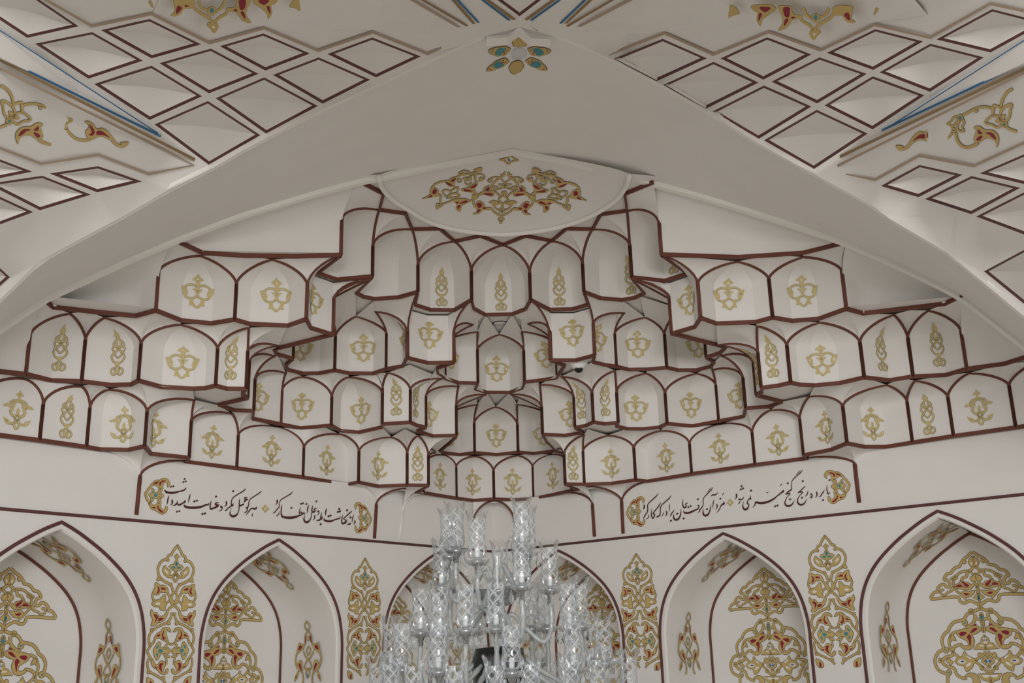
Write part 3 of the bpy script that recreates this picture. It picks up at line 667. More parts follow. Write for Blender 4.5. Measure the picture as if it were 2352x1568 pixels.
RH_R=[[(1522.5,89.3),(1409.6,135.3),(1507.8,186.6),(1623.8,133.9)],[(1638.6,142),(1523.4,195),(1620.7,250),(1742,189.7)],[(1762,85.7),(1655,134),(1753.3,183),(1863.6,125)],[(1754.6,196.4),(1635,256.7),(1742,319.2),(1863.6,244.6)],[(1882.4,131.7),(1772,187.5),(1877,237.5),(1990.8,169.6)],[(1876,252.2),(1754.2,322.3),(1869,388.4),(1993,306.7)],[(2010,67),(1899.3,121.4),(2005.6,160.7),(2120.3,95)],[(2004.2,175.4),(1894,242),(2004.2,296.9),(2123.4,218.8)],[(2136.8,100.4),(2019.9,166),(2136,210.7),(2260,131.7)],[(2278.8,21),(2150.7,90.6),(2275.2,120.5),(2400,52)]]
RH_l=[[(225.1,381.6),(113.6,398.2),(223,441.5),(326.3,416.7)],[(97,403.5),(-28,422),(91.7,482.8),(208.6,446.9)],[(-40,351),(-140,375),(-30,415),(74.3,394)],[(-30,438),(-150,480),(-45,532),(76.4,487)],[(-60,560),(-150,630),(-55,705),(22.7,636.5)]]
RH_r=[[(2112,378.7),(2023.3,427),(2110,452.6),(2211.2,401)],[(2231.8,404.3),(2124.5,457.2),(2231,491.8),(2343.3,431.2)],[(2385,340),(2250.4,398),(2375,428),(2480,375)],[(2365,435),(2242,497.2),(2370,545),(2480,480)],[(2385,556),(2260,623),(2375,716),(2480,640)]]
RH_T=[[(1190,-115),(1075,-50),(1193.3,37.4),(1302,-45)]]
ALLR=RH_L+RH_R+RH_l+RH_r+RH_T
outline=[q for q in FRONT]; outline=[(-170,850)]+outline+[(2520,880),(2520,-200),(-170,-200)]
vv=[V(p) for p in outline]; ee=[(i,(i+1)%len(vv)) for i in range(len(vv))]
for r_ in ALLR:
    k=len(vv); vv+=[V(p) for p in r_]; ee+=[(k+i,k+(i+1)%4) for i in range(4)]
for gx in range(-130,2500,75):
    for gy in range(-180,800,75):
        if inside((gx,gy),outline) and not any(inside((gx,gy),r_) for r_ in ALLR): vv.append(V((gx+.3,gy+.2)))
o=delaunay_2d_cdt(vv,ee,[],0,1e-3)
F=[]
for f in o[2]:
    c=[sum(o[0][i][k] for i in f)/len(f) for k in (0,1)]
    if inside(c,outline) and not any(inside(c,r_) for r_ in ALLR): F.append(tuple(f))
mv=MB(); mv.add([pv(p) for p in o[0]],F,True); vault=mv.build('ceiling',PLASTER); tag(vault,kind='structure')
def lerp2(a,b,t): return (a[0]+(b[0]-a[0])*t,a[1]+(b[1]-a[1])*t)
def rhomb(r_,label,group):
    T_,L_,B_,R_=r_; c=((L_[0]+R_[0])/2,(L_[1]+R_[1])/2)
    root=empty('coffer',pv(c)); tag(root,label,'coffer',group)
    def insetq(w1,w2):                       # inner corners: w1 px along the lower sides, w2 px along the upper ones
        def off(a,b,w_):
            dx,dy=b[0]-a[0],b[1]-a[1]; l=math.hypot(dx,dy); n=(-dy/l,dx/l)
            mx,my=(a[0]+b[0])/2,(a[1]+b[1])/2
            if (c[0]-mx)*n[0]+(c[1]-my)*n[1]<0: n=(-n[0],-n[1])
            return (a[0]+n[0]*w_,a[1]+n[1]*w_),(b[0]+n[0]*w_,b[1]+n[1]*w_)
        E=[off(T_,L_,w2),off(L_,B_,w1),off(B_,R_,w1),off(R_,T_,w2)]
        def x(e,f):
            (x1,y1),(x2,y2)=e; (x3,y3),(x4,y4)=f; d=(x1-x2)*(y3-y4)-(y1-y2)*(x3-x4)
            a=x1*y2-y1*x2; b=x3*y4-y3*x4
            return ((a*(x3-x4)-(x1-x2)*b)/d,(a*(y3-y4)-(y1-y2)*b)/d)
        return [x(E[3],E[0]),x(E[0],E[1]),x(E[1],E[2]),x(E[2],E[3])]
    I=insetq(7,5); N=6
    ed=lambda a,b:[lerp2(a,b,i/N) for i in range(N)]
    ro=ed(T_,L_)+ed(L_,B_)+ed(B_,R_)+ed(R_,T_); ri=ed(I[0],I[1])+ed(I[1],I[2])+ed(I[2],I[3])+ed(I[3],I[0])
    m=MB(); m.grid([[pv(q) for q in ro+ro[:1]],[pv(q,.006) for q in ri+ri[:1]]],False); m.build('border_line',PLUM,root)
    M=((I[1][0]+I[3][0])/2,(I[1][1]+I[3][1])/2-5); NN=8
    crease=[lerp2(lerp2(I[1],M,t),lerp2(M,I[3],t),t) for t in [i/NN for i in range(NN+1)]]
    crease=[(lerp2(I[1],I[3],i/NN)[0],lerp2(I[1],I[3],i/NN)[1]-6*math.sin(math.pi*i/NN)) for i in range(NN+1)]
    up=[lerp2(I[1],I[0],i/(NN/2)) for i in range(NN//2)]+[lerp2(I[0],I[3],i/(NN/2)) for i in range(NN//2+1)]
    dn=[lerp2(I[1],I[2],i/(NN/2)) for i in range(NN//2)]+[lerp2(I[2],I[3],i/(NN/2)) for i in range(NN//2+1)]
    dep=[.006+.085*math.sin(math.pi*i/NN)**.8 for i in range(NN+1)]
    C=[pv(q,d) for q,d in zip(crease,dep)]; U=[pv(q,.006) for q in up]; D=[pv(q,.006) for q in dn]
    m=MB(); m.grid([U,C],True); m.grid([C,D],True); m.build('recess',PLASTER,root)
G6='diamond coffers of the vault'
for tab,nm,ord_ in ((RH_L,'left',['cut by the top left corner','second outermost of its lattice','upper second outermost','outer one beside the blue groove','in the middle','lowest, with its point on the arch','along the top edge','lower middle beside the arch','upper middle','nearest the star boss']),(RH_R,'right',['nearest the star boss','upper middle beside the arch','along the top edge','lower middle beside the arch','in the middle','lowest, with its point on the arch','along the upper zigzag','beside the blue groove','second outermost of its lattice','cut by the top right corner'])):
    for r_,w_ in zip(tab,ord_): rhomb(r_,'brown outlined diamond coffer in the large %s lattice, %s'%(nm,w_),G6)
for tab,nm in ((RH_l,'left'),(RH_r,'right')):
    for r_,w_ in zip(tab,['with its point nearest the arch','second from the arch','upper one cut by the frame','lower one cut by the frame','separate one low against the arch']): rhomb(r_,'white diamond coffer in the small %s side lattice, %s'%(nm,w_),G6)
rhomb(RH_T[0],'white diamond coffer at the top centre above the star boss',G6)
# ---------------------------------------------------------------- painted ornament on the built surfaces
from mathutils.bvhtree import BVHTree
def conv(orn,ox,oy,s): return [(k,c,w_*s,[(ox+x*s,oy+y*s) for x,y in p]) for k,c,w_,p in orn]
def circ(x,y,r,n=8,c='g',k='f'): return (k,c,0,[(x+r*math.cos(2*math.pi*i/n),y+r*math.sin(2*math.pi*i/n)) for i in range(n)])
def paint(name,orn,fn,line,parent,lift=.0025,step=.0009):
    m=MB(); put(m,orn,fn,line,lift,step); return m.build(name,PM,parent)
def onw(side,off=0):
    n=NL if side<0 else NR
    def fn(x,y): return wallpt(side,x,y,off),n
    return fn
def px2wall(orn,side,off,tc,mirror=False):   # pixel tracing -> metres along / up the wall, relative to t=tc
    sc=None; out=[]
    for k,c,w_,p in orn:
        q=[]
        for x,y in p:
            t,z=wallt((x,y),side,off); q.append((t-tc,z))
        a=wallt(p[0],side,off); b=wallt((p[0][0],p[0][1]+10),side,off); mpp=abs(a[1]-b[1])/10
        out.append((k,c,w_*mpp,q))
    return out
def shift(orn,t,sx=1,dz=0): return [(k,c,w_,[(t+x*sx,y+dz) for x,y in p]) for k,c,w_,p in orn]
# --- cartouche columns between the niches
CA=[('s','g',40,[(818,200),(740,290),(690,370),(675,400),(620,420),(590,480),(560,500),(470,540),(405,640),(390,730),(410,830),(450,900),(540,970),(630,1020),(690,1090),(710,1180)]),
circ(600,515,26),('f','g',0,[(410,870),(375,910),(375,955),(440,940),(480,925)]),
('p','g',0,[(800,380),(765,415),(728,440),(765,460),(773,520),(735,585),(720,608),(670,615),(622,655),(660,690),(700,725),(745,745),(775,772)]),
('f','t',0,[(785,552),(745,600),(762,630),(783,634)]),('f','t',0,[(678,655),(745,650),(752,690),(715,703)]),
('f','g',0,[(537,635),(497,690),(497,760),(545,835),(620,885),(700,885),(745,850),(775,785),(762,770),(700,835),(635,852),(658,790),(645,740),(590,700)]),('f','p',0,[(528,708),(588,755),(602,805),(550,770)]),
('s','g',34,[(768,800),(712,880),(760,985)]),circ(668,1030,24),
('p','g',0,[(690,1190),(737,1188),(737,1228),(690,1228)]),
('f','g',0,[(335,1000),(420,1035),(462,1110),(450,1190),(380,1255),(310,1225),(283,1180),(328,1090)]),('f','r',0,[(375,1055),(418,1110),(425,1170),(390,1222),(355,1215),(392,1150)]),
('f','g',0,[(450,1060),(540,1060),(600,1130),(612,1240),(558,1195),(468,1192)]),('f','r',0,[(465,1092),(525,1105),(565,1142),(472,1138)]),
('s','g',36,[(300,1190),(275,1260),(290,1350),(330,1390)]),('s','g',40,[(600,1225),(640,1290),(662,1390),(720,1460),(800,1530),(825,1575)]),('s','g',34,[(702,1235),(680,1320),(725,1445)]),
('f','g',0,[(258,1440),(330,1372),(430,1345),(480,1290),(545,1248),(545,1400),(572,1445),(545,1500),(540,1580),(440,1560),(420,1505),(330,1502)]),('f','p',0,[(330,1440),(390,1412),(442,1440),(385,1470)]),('s','g',30,[(560,1440),(632,1378)])]
CB=[('f','g',0,[(245,340),(340,322),(412,250),(412,150),(365,60),(300,62),(255,-10),(238,100),(280,210)]),('f','r',0,[(300,118),(340,93),(387,140),(377,205),(315,285),(348,190)]),
('f','g',0,[(400,150),(470,142),(540,110),(595,0),(612,60),(560,180),(480,250),(400,267)]),('f','r',0,[(420,178),(515,175),(470,225),(413,238)]),
('p','g',0,[(665,70),(717,70),(717,107),(665,107)]),
('s','g',38,[(692,108),(660,190),(590,270),(460,330),(320,410),(230,510),(200,620),(215,730),(245,800)]),circ(265,430,32),circ(625,285,34),
('s','g',36,[(160,890),(220,800),(260,740),(308,690),(308,640)]),('s','g',36,[(160,890),(210,990),(260,1060),(280,1090)]),
('f','g',0,[(310,690),(320,600),(380,510),(450,470),(490,410),(560,378),(640,400),(674,472),(620,456),(580,410),(560,450),(578,540),(592,620),(560,672),(490,640),(430,600),(360,612)]),('f','r',0,[(530,430),(487,500),(477,570),(510,642),(558,610),(505,555)]),('f','r',0,[(435,513),(348,572),(432,562)]),
('s','g',28,[(590,620),(602,700),(560,780),(520,825)]),('s','g',30,[(605,700),(680,752)]),
('f','g',0,[(410,690),(340,780),(295,870),(310,960),(370,1080),(430,1000),(440,960),(520,930),(585,945),(600,955),(662,880),(600,800),(580,850),(520,830),(450,802),(452,730)]),('f','t',0,[(412,748),(358,800),(365,838),(410,800)]),('f','t',0,[(398,860),(450,838),(497,875),(440,932),(410,905)]),('f','t',0,[(345,928),(392,950),(390,1012),(358,975)]),
('s','g',28,[(515,950),(570,1030),(578,1120),(572,1180)]),('s','g',30,[(575,1000),(652,1012)]),
('f','g',0,[(250,1060),(300,1100),(340,1178),(400,1172),(440,1110),(500,1097),(552,1140),(548,1200),(512,1270),(500,1330),(540,1347),(560,1290),(612,1272),(592,1350),(520,1387),(430,1342),(380,1280),(300,1232),(255,1150)]),('f','r',0,[(450,1143),(512,1150),(470,1210),(477,1337),(413,1250),(420,1178)]),('f','r',0,[(305,1213),(372,1230),(370,1262)]),
('s','g',34,[(200,1040),(170,1150),(190,1280),(250,1350),(400,1430),(500,1500),(560,1575)]),circ(195,1335,34),circ(510,1465,34),
('f','g',0,[(155,1458),(232,1480),(290,1530),(300,1640),(180,1640)]),('f','r',0,[(225,1520),(262,1560),(260,1640),(215,1640)])]
cartL=conv(CA,320,1230,.10838)+conv(CB,320,1400,.10714)
tcx=wallt((407.5,1250),-1)[0]
CART=px2wall(cartL,-1,0,tcx)
CARTF=CART+[(k,c,w_,[(-x,y) for x,y in p]) for k,c,w_,p in CART]
for side,t,lab in ((-1,tcx,'tall gold cartouche column left of the second niche on the left wall'),(-1,wallt((838.5,1282),-1)[0],'tall gold cartouche column on the left wall beside the chandelier'),(1,wallt((1461,1269.5),1)[0],'tall gold cartouche column on the right wall beside the chandelier'),(1,wallt((1894.5,1230),1)[0],'tall gold cartouche column right of the tallest full niche on the right wall')):
    root=empty('painted_column',wallpt(side,t,.3)); tag(root,lab,'painted ornament','painted cartouche columns between the niches')
    paint('cartouche',shift(CARTF,t),onw(side),.0035,root)
# --- medallion on the back of every niche, traced from the rightmost one
MA=[('s','g',46,[(1050,240),(960,330),(870,400),(810,490),(785,550),(700,575),(630,640),(600,690),(520,710),(470,780),(460,830),(530,850),(580,920),(560,980),(500,980),(455,930),(380,950),(320,1020),(310,1090),(240,1110),(180,1240),(450,1215),(740,1200),(800,1290),(880,1330),(1000,1280),(1120,1320),(1222,1372)]),
('f','g',0,[(1085,335),(1010,380),(975,440),(990,500),(1050,560),(1098,540)]),('f','p',0,[(1040,460),(1012,485),(1060,525)]),circ(885,455,40),
('s','g',44,[(1092,540),(1030,620),(950,680),(935,760),(850,800),(825,880)]),('f','g',0,[(815,830),(850,872),(980,898),(1012,960),(950,1012),(860,962),(796,910)]),('f','r',0,[(830,868),(970,930),(982,970),(940,992),(870,930)]),
('s','g',36,[(1080,730),(1000,660),(900,650),(780,690),(690,780),(625,830)]),('f','g',0,[(588,815),(650,770),(700,738),(742,800),(650,842)]),
('s','g',36,[(655,850),(660,950),(690,1030),(780,1120),(900,1220),(940,1242)]),('f','g',0,[(600,1090),(600,1020),(700,940),(815,902),(835,985),(940,1008),(1085,905),(1110,930),(1030,1022),(930,1042),(700,1012),(640,1065)]),('f','r',0,[(690,985),(790,928),(842,982)]),
('s','g',32,[(600,1090),(540,1100),(470,1160),(400,1140),(373,1090),(400,1050),(455,1050)]),
('f','g',0,[(1118,1062),(1000,1082),(890,1070),(828,1110),(850,1172),(930,1202),(1030,1180)]),('f','r',0,[(868,1125),(920,1112),(1005,1135),(930,1168)]),
('f','g',0,[(1132,688),(1085,750),(1025,768),(1018,830),(1075,868),(1145,840)]),('s','g',34,[(1080,860),(1130,930),(1172,962)]),
('p','g',0,[(1170,955),(1125,985),(1160,1020),(1165,1110),(1075,1225),(1160,1250),(1230,1315),(1212,1150),(1198,1000)]),('f','t',0,[(1207,1160),(1163,1212),(1217,1262)]),('p','g',0,[(1172,1380),(1240,1377),(1248,1440),(1195,1435)])]
MB_=[('s','g',48,[(1190,50),(1100,90),(980,130),(900,180),(835,280),(720,310),(620,350),(540,450),(530,500),(450,570),(400,660),(400,760),(430,880),(330,940),(260,1060),(260,1180),(330,1310),(450,1370),(510,1420),(512,1580)]),
circ(985,120,52),circ(860,350,54),circ(478,905,54),circ(540,1355,54),circ(860,350,20,c='t'),circ(475,905,20,c='t'),circ(540,1355,20,c='t'),
('f','g',0,[(700,518),(840,470),(960,440),(1080,408),(1198,475),(1100,560),(1010,600),(1052,700),(1030,830),(940,892),(830,872),(768,810),(788,768),(830,812),(900,820),(937,780),(880,700),(760,640),(698,570)]),('f','r',0,[(745,568),(800,528),(905,550),(800,622)]),('f','r',0,[(968,552),(1040,458),(1120,463),(1030,542)]),('f','r',0,[(897,642),(950,578),(992,640),(970,842),(940,700)]),
('s','g',50,[(1060,160),(1060,280),(1000,380),(880,460)]),('f','r',0,[(1038,402),(1092,358),(1092,407)]),
('s','g',40,[(700,520),(600,570),(560,640),(540,760),(590,910),(740,1050)]),('s','g',46,[(780,790),(690,810),(620,880),(600,1010),(480,1040),(400,1140),(500,1230),(640,1270),(700,1400),(830,1470),(900,1460)]),
('c','g',26,[(400,1110),(345,1075),(345,1140)]),('f','g',0,[(480,1120),(540,1060),(570,1110),(620,1140),(570,1200),(530,1160)]),('f','g',0,[(560,600),(630,610),(680,715),(610,690),(560,730)]),
('p','g',0,[(1212,130),(1155,210),(1165,260),(1090,235),(1088,285),(1180,305),(1230,380),(1258,545),(1278,545),(1250,330),(1232,180)]),('f','t',0,[(1225,203),(1200,250),(1236,292)]),
('p','g',0,[(1272,585),(1200,660),(1183,720),(1200,752),(1130,770),(1035,880),(1330,882),(1318,820),(1300,700)]),('f','p',0,[(1288,638),(1252,700),(1310,782)]),('f','p',0,[(1150,820),(1200,795),(1280,825)]),circ(1297,700,20,c='t'),
('s','g',36,[(1280,920),(1220,1020),(1100,1090),(1100,1150),(1200,1230),(1322,1352)]),circ(1165,1000,40),circ(1210,1260,40),
('f','g',0,[(658,1130),(740,1050),(810,1030),(850,925),(900,1000),(1010,1060),(1100,1100),(1090,1150),(1040,1172),(1010,1250),(900,1338),(838,1220),(740,1202)]),('f','p',0,[(718,1130),(800,1088),(892,1130),(800,1182)]),('f','b',0,[(770,1130),(810,1110),(857,1130),(810,1152)]),('f','p',0,[(880,1000),(980,1050),(990,1090),(930,1060)]),('f','p',0,[(890,1240),(990,1190),(970,1150),(910,1180)]),
('s','g',40,[(1345,985),(1300,1050),(1220,1125),(1310,1190),(1385,1277)]),circ(1363,1125,24,c='b'),
('p','g',0,[(1398,1300),(1340,1340),(1320,1385),(1125,1385),(1220,1500),(1330,1530),(1420,1590)]),('f','p',0,[(1220,1410),(1380,1412),(1340,1450),(1260,1455)]),
('f','g',0,[(860,1480),(880,1410),(960,1370),(1060,1380),(1140,1450),(1170,1590),(1040,1590),(1030,1490),(960,1430),(900,1440)])]
medR=conv(MA,2130,1240,.1084)+conv(MB_,2130,1390,.1135)
tmx=wallt((2244,1264),1,-DEP)[0]
MED=px2wall(medR,1,-DEP,tmx)
MEDF=MED+[(k,c,w_,[(-x,y) for x,y in p]) for k,c,w_,p in MED]
MEDF=[(k,c,w_,[(max(-.53,min(.53,x)),y) for x,y in p]) for k,c,w_,p in MEDF]
# --- narrow ornament on the niche reveals
RV=both([('s','g',26,[(0,0),(-45,70),(-62,130),(-38,190),(0,228)]),('s','g',30,[(0,225),(-55,300),(-78,360),(-84,525)]),('f','r',0,[(-70,350),(-50,352),(-56,485),(-82,500)]),
('f','g',0,[(-245,505),(-170,545),(-66,515),(-112,590),(-130,660),(-200,690),(-282,765),(-292,690)]),('f','r',0,[(-225,570),(-160,582),(-180,640),(-258,672)]),
('s','g',36,[(-285,720),(-318,850),(-312,980),(-260,1080),(-200,1140)]),('f','g',0,[(-250,940),(-190,905),(-148,950),(-148,1050),(-115,1245),(-180,1170),(-272,1060)]),('f','r',0,[(-232,1000),(-188,980),(-146,1155),(-202,1080)]),
('s','g',26,[(0,590),(-50,680),(0,800)]),('s','g',26,[(-130,700),(-64,830),(0,890)]),('s','g',26,[(0,885),(-62,980),(-95,1085),(0,1110)]),
('f','g',0,[(-238,1150),(-300,1240),(-335,1395),(-268,1320),(-236,1230)]),('f','r',0,[(-285,1250),(-310,1345),(-270,1270)]),('s','g',30,[(-120,1240),(-110,1380),(-150,1480)]),('s','g',28,[(0,1100),(-48,1200),(0,1310)])])+[('f','t',0,[(-18,1250),(0,1210),(18,1250),(0,1340)]),('f','g',0,[(-34,370),(34,370),(0,480)])]
# --- calligraphy: strokes of a reed pen (x, y, width)
def pen(mb,P,fn):
    Q=cat([V((x,y,0)) for x,y,w_ in P],4); Wd=cat([V((w_,0,0)) for x,y,w_ in P],4)
    m=len(Q); vs=[]
    for i,p in enumerate(Q):
        t=(Q[min(i+1,m-1)]-Q[max(i-1,0)]); t=t.normalized() if t.length>1e-6 else V((1,0,0)); n=V((-t.y,t.x,0))*max(1.5,Wd[i].x)/2
        vs+=[p+n,p-n]
    mb.add([fn(v.x,v.y) for v in vs],[(2*i,2*i+1,2*i+3,2*i+2) for i in range(m-1)])
def verse(name,parent,side,blocks):
    mb=MB(); n=NL if side<0 else NR
    for ox,oy,s,strokes,dots in blocks:
        fn=lambda x,y: onp((ox+x*s,oy+y*s),WC+n*.004,n)
        for P in strokes: pen(mb,P,fn)
        for x,y in dots:
            r=25; mb.add([fn(x+2,y-r),fn(x-r*.95,y+3),fn(x-2,y+r),fn(x+r*.95,y-3)],[(0,1,2,3)])
    return mb.build(name,INK,parent)
LV=[(330,1095,.11161,[
[(875,212,6),(855,250,28),(820,275,26),(790,285,34),(760,290,22),(700,305,34),(620,325,46),(540,325,44),(460,305,44),(432,255,10)],
[(527,372,4),(505,440,24),(490,520,22),(477,580,4)],[(580,462,10),(588,490,34),(590,530,30),(575,565,18),(540,585,4)],
[(850,480,26),(845,515,40),(800,540,26),(770,560,36),(730,575,34),(690,540,26),(700,480,4)],[(692,530,14),(670,560,34),(640,580,24),(598,592,4)],
[(965,342,4),(945,410,24),(930,480,20),(915,532,4)],[(1345,535,8),(1325,572,30),(1290,570,24),(1240,595,34),(1150,620,46),(1040,632,50),(930,628,50),(850,605,44),(832,565,8)]],
[(843,40),(818,105),(866,92),(563,200),(612,190),(685,714),(735,704),(1047,500),(1094,488),(1213,762),(1257,750)]),
(440,1110,.1194,[[(330,382,6),(310,412,26),(280,400,22),(245,425,26)],[(380,318,4),(365,390,22),(358,450,24),(375,490,34),(430,470,34),(480,450,36),(520,420,30)],[(540,410,8),(500,415,34),(460,400,34),(480,370,24),(520,370,16)],
[(575,425,24),(565,465,44)],[(590,440,20),(590,480,18),(565,515,20),(522,535,4)],[(665,335,8),(672,365,32),(672,400,26),(655,430,16),(628,445,4)],
[(1045,92,6),(1010,135,22),(930,185,20),(840,240,20),(790,285,18),(768,345,18),(768,395,22),(785,425,36),(808,380,4)],[(780,415,26),(740,450,24),(700,475,20),(665,515,24),(632,528,4)],
[(1075,275,14),(1040,265,20),(1020,295,22),(1060,305,28),(1090,305,6)],[(1080,305,20),(1030,330,30),(1010,362,20)],[(1010,395,30),(975,410,30),(935,425,30),(920,400,22),(920,340,20),(935,280,4)],[(918,420,22),(912,500,18),(890,570,20),(850,615,40),(790,630,44),(745,595,30),(745,530,12),(775,460,4)],
[(1354,142,6),(1310,180,20),(1240,225,20),(1150,285,20),(1110,330,18),(1100,400,20),(1085,450,24),(1052,480,44)],[(1075,470,20),(1070,520,18),(1040,555,20),(1005,568,4)],
[(1250,445,10),(1240,480,34),(1200,485,34),(1165,475,24),(1120,510,22),(1080,570,18),(1040,618,4)],[(1185,560,4),(1165,600,14),(1175,627,30)]],
[(53,345),(103,330),(209,586),(258,577),(472,252),(802,148)]),
(590,1115,.11161,[[(420,282,10),(420,315,36),(420,350,26),(405,378,14),(380,398,4)],[(735,120,6),(700,165,22),(610,220,20),(520,275,20),(480,315,16),(462,380,16),(458,440,18),(420,480,22),(385,525,20),(360,555,22),(330,562,4)],
[(465,520,4),(450,580,18),(425,610,20),(390,628,4)],[(522,382,4),(505,460,22),(500,550,24),(515,620,36),(570,650,46),(680,660,52),(790,645,48),(870,615,30),(930,598,20)],
[(905,430,4),(880,510,18),(872,590,10)],[(870,590,14),(900,545,20),(930,550,24),(915,592,16)],[(930,597,18),(955,565,26),(975,575,28),(992,550,4)],[(1070,390,4),(1050,460,26),(1042,520,20),(1030,572,4)],
[(1152,400,4),(1138,460,22),(1135,520,26),(1165,545,32),(1200,515,28),(1180,485,20),(1215,465,24),(1237,472,8)],[(1135,530,18),(1125,620,16),(1095,700,24),(1050,745,44),(1000,745,40),(970,690,30),(985,620,8),(1000,575,3)],
[(1270,508,30),(1255,542,34)],[(1285,530,16),(1270,580,16),(1228,615,4)],[(1185,603,18),(1192,650,24),(1175,690,14),(1148,712,4)]],
[(712,458),(910,375),(950,362),(1020,378),(1225,323)]),
(690,1130,.12649,[[(478,285,4),(462,350,24),(455,430,4)],[(390,360,4),(375,430,22),(370,480,28),(345,505,28),(310,510,20),(293,530,4)],[(402,440,10),(385,485,24),(370,490,20)],
[(725,440,6),(715,470,22),(690,480,20),(655,490,26),(620,500,22),(560,525,36),(490,525,38),(440,508,32),(425,468,8)],[(938,338,8),(905,370,22),(840,430,20),(780,480,18)],[(768,405,4),(755,490,20),(752,545,24),(780,570,34),(815,540,22),(815,500,20),(780,485,10)],[(850,475,4),(835,540,18),(805,575,12)],
[(905,545,6),(905,580,20),(880,575,26),(848,602,4)],[(970,405,4),(950,470,20),(940,555,4)],[(988,505,10),(992,535,26),(985,570,16),(965,592,4)]],
[(370,580),(707,303),(683,357),(718,348),(512,437),(547,425),(848,328),(910,457)])]
RVV=[(1430,1110,.1194,[[(410,402,10),(415,440,30),(412,475,22),(390,502,4)],[(687,182,6),(650,240,20),(570,315,20),(500,380,18),(480,430,18),(485,500,18),(468,560,20),(430,610,20),(410,655,20),(390,670,4)],[(510,592,4),(495,650,18),(455,698,4)],
[(735,365,8),(700,425,22),(640,500,20),(585,570,20)],[(558,485,4),(552,570,18),(560,640,22),(585,670,24),(610,630,22),(610,590,28),(575,575,10)],[(935,225,6),(895,285,20),(810,360,20),(745,425,18),(725,490,18),(725,560,18),(710,615,24),(670,635,28),(648,662,4)],
[(792,542,4),(780,590,16),(738,642,4)],[(835,523,12),(850,560,26),(845,600,18),(813,637,4)],[(908,382,4),(900,450,16),(900,548,4)],[(995,500,4),(970,545,20),(945,570,20),(925,615,18),(903,630,4)],
[(1125,485,4),(1120,560,18),(1100,640,26),(1060,690,36),(1010,695,36),(980,650,28),(985,590,10)],[(1165,290,4),(1155,380,18),(1165,440,26),(1195,465,30),(1225,435,22),(1210,395,16),(1252,375,18)]],[(928,715),(1050,580),(1175,672)]),
(1560,1100,.11161,[[(95,645,10),(110,690,34),(180,695,40),(260,670,40),(330,635,30),(385,610,24),(405,560,20),(385,535,36)],[(700,165,6),(650,230,22),(570,310,20),(510,380,16),(490,440,18),(492,520,18),(470,575,20),(430,625,20),(410,670,22),(383,690,4)],[(665,172,6),(620,215,16),(575,268,3)],
[(650,505,4),(645,590,18),(620,680,26),(575,740,40),(520,745,40),(490,690,28),(495,610,6)],[(712,418,4),(698,500,20),(692,608,4)],[(795,255,4),(770,305,18),(720,325,30),(685,325,26),(648,357,6)],
[(915,465,14),(920,505,40),(880,525,30),(850,570,20),(815,640,18),(760,697,4)],[(910,280,8),(905,300,18),(885,340,3)],[(770,508,12),(780,545,28),(775,590,18),(743,632,4)]],[(190,577),(235,555),(384,412),(572,617),(846,403)]),
(1680,1075,.1194,[[(92,483,10),(98,520,34),(95,560,22),(66,602,4)],[(155,580,26),(150,612,40)],[(235,545,4),(220,585,20),(185,605,22),(168,612,16)],[(165,630,16),(150,670,16),(120,690,4)],
[(372,515,4),(360,570,24),(372,590,30),(340,590,20),(310,630,18),(305,670,24),(325,690,30)],[(335,690,18),(325,745,24),(290,785,40),(250,790,38),(220,740,26),(225,670,10),(245,620,3)],
[(990,415,12),(995,445,36),(950,475,26),(915,510,26),(890,520,20),(850,560,26),(770,615,36),(670,655,42),(560,670,44),(470,655,36),(455,690,20),(430,735,16),(403,757,4)],[(672,458,6),(685,470,14),(700,465,12),(716,455,6)],[(965,295,8),(955,318,16),(930,352,3)],
[(1370,31,6),(1325,86,20),(1250,150,20),(1190,210,18),(1160,260,14),(1155,340,16),(1155,400,20),(1130,425,28),(1085,455,22),(1040,500,14)],[(1330,34,6),(1285,81,14),(1237,128,3)],[(1036,503,12),(1080,485,28),(1125,485,22),(1080,545,14),(1040,610,16),(1030,670,26),(1050,715,34),(1110,725,38),(1170,690,26),(1215,610,4)]],
[(195,345),(180,407),(222,388),(375,430),(840,733),(885,717),(1128,597),(1083,287)]),
(1800,1065,.1194,[[(412,428,14),(370,470,20),(310,525,16),(270,560,10)],[(270,560,12),(310,540,26),(365,545,20),(315,600,14),(270,680,18),(270,745,30),(320,785,36),(390,765,28),(452,663,4)],[(470,505,4),(460,560,18),(440,600,20),(405,630,4)],
[(520,565,16),(545,600,24),(535,645,26),(508,650,10),(508,600,8),(520,565,12)],[(625,528,12),(640,570,28),(635,615,18),(603,654,4)],[(785,490,4),(765,540,20),(735,570,20),(715,615,20),(666,640,4)],[(838,395,4),(830,480,18),(845,560,22),(865,575,26),(887,538,4)]],
[(367,332),(352,650),(757,695),(882,310)])]
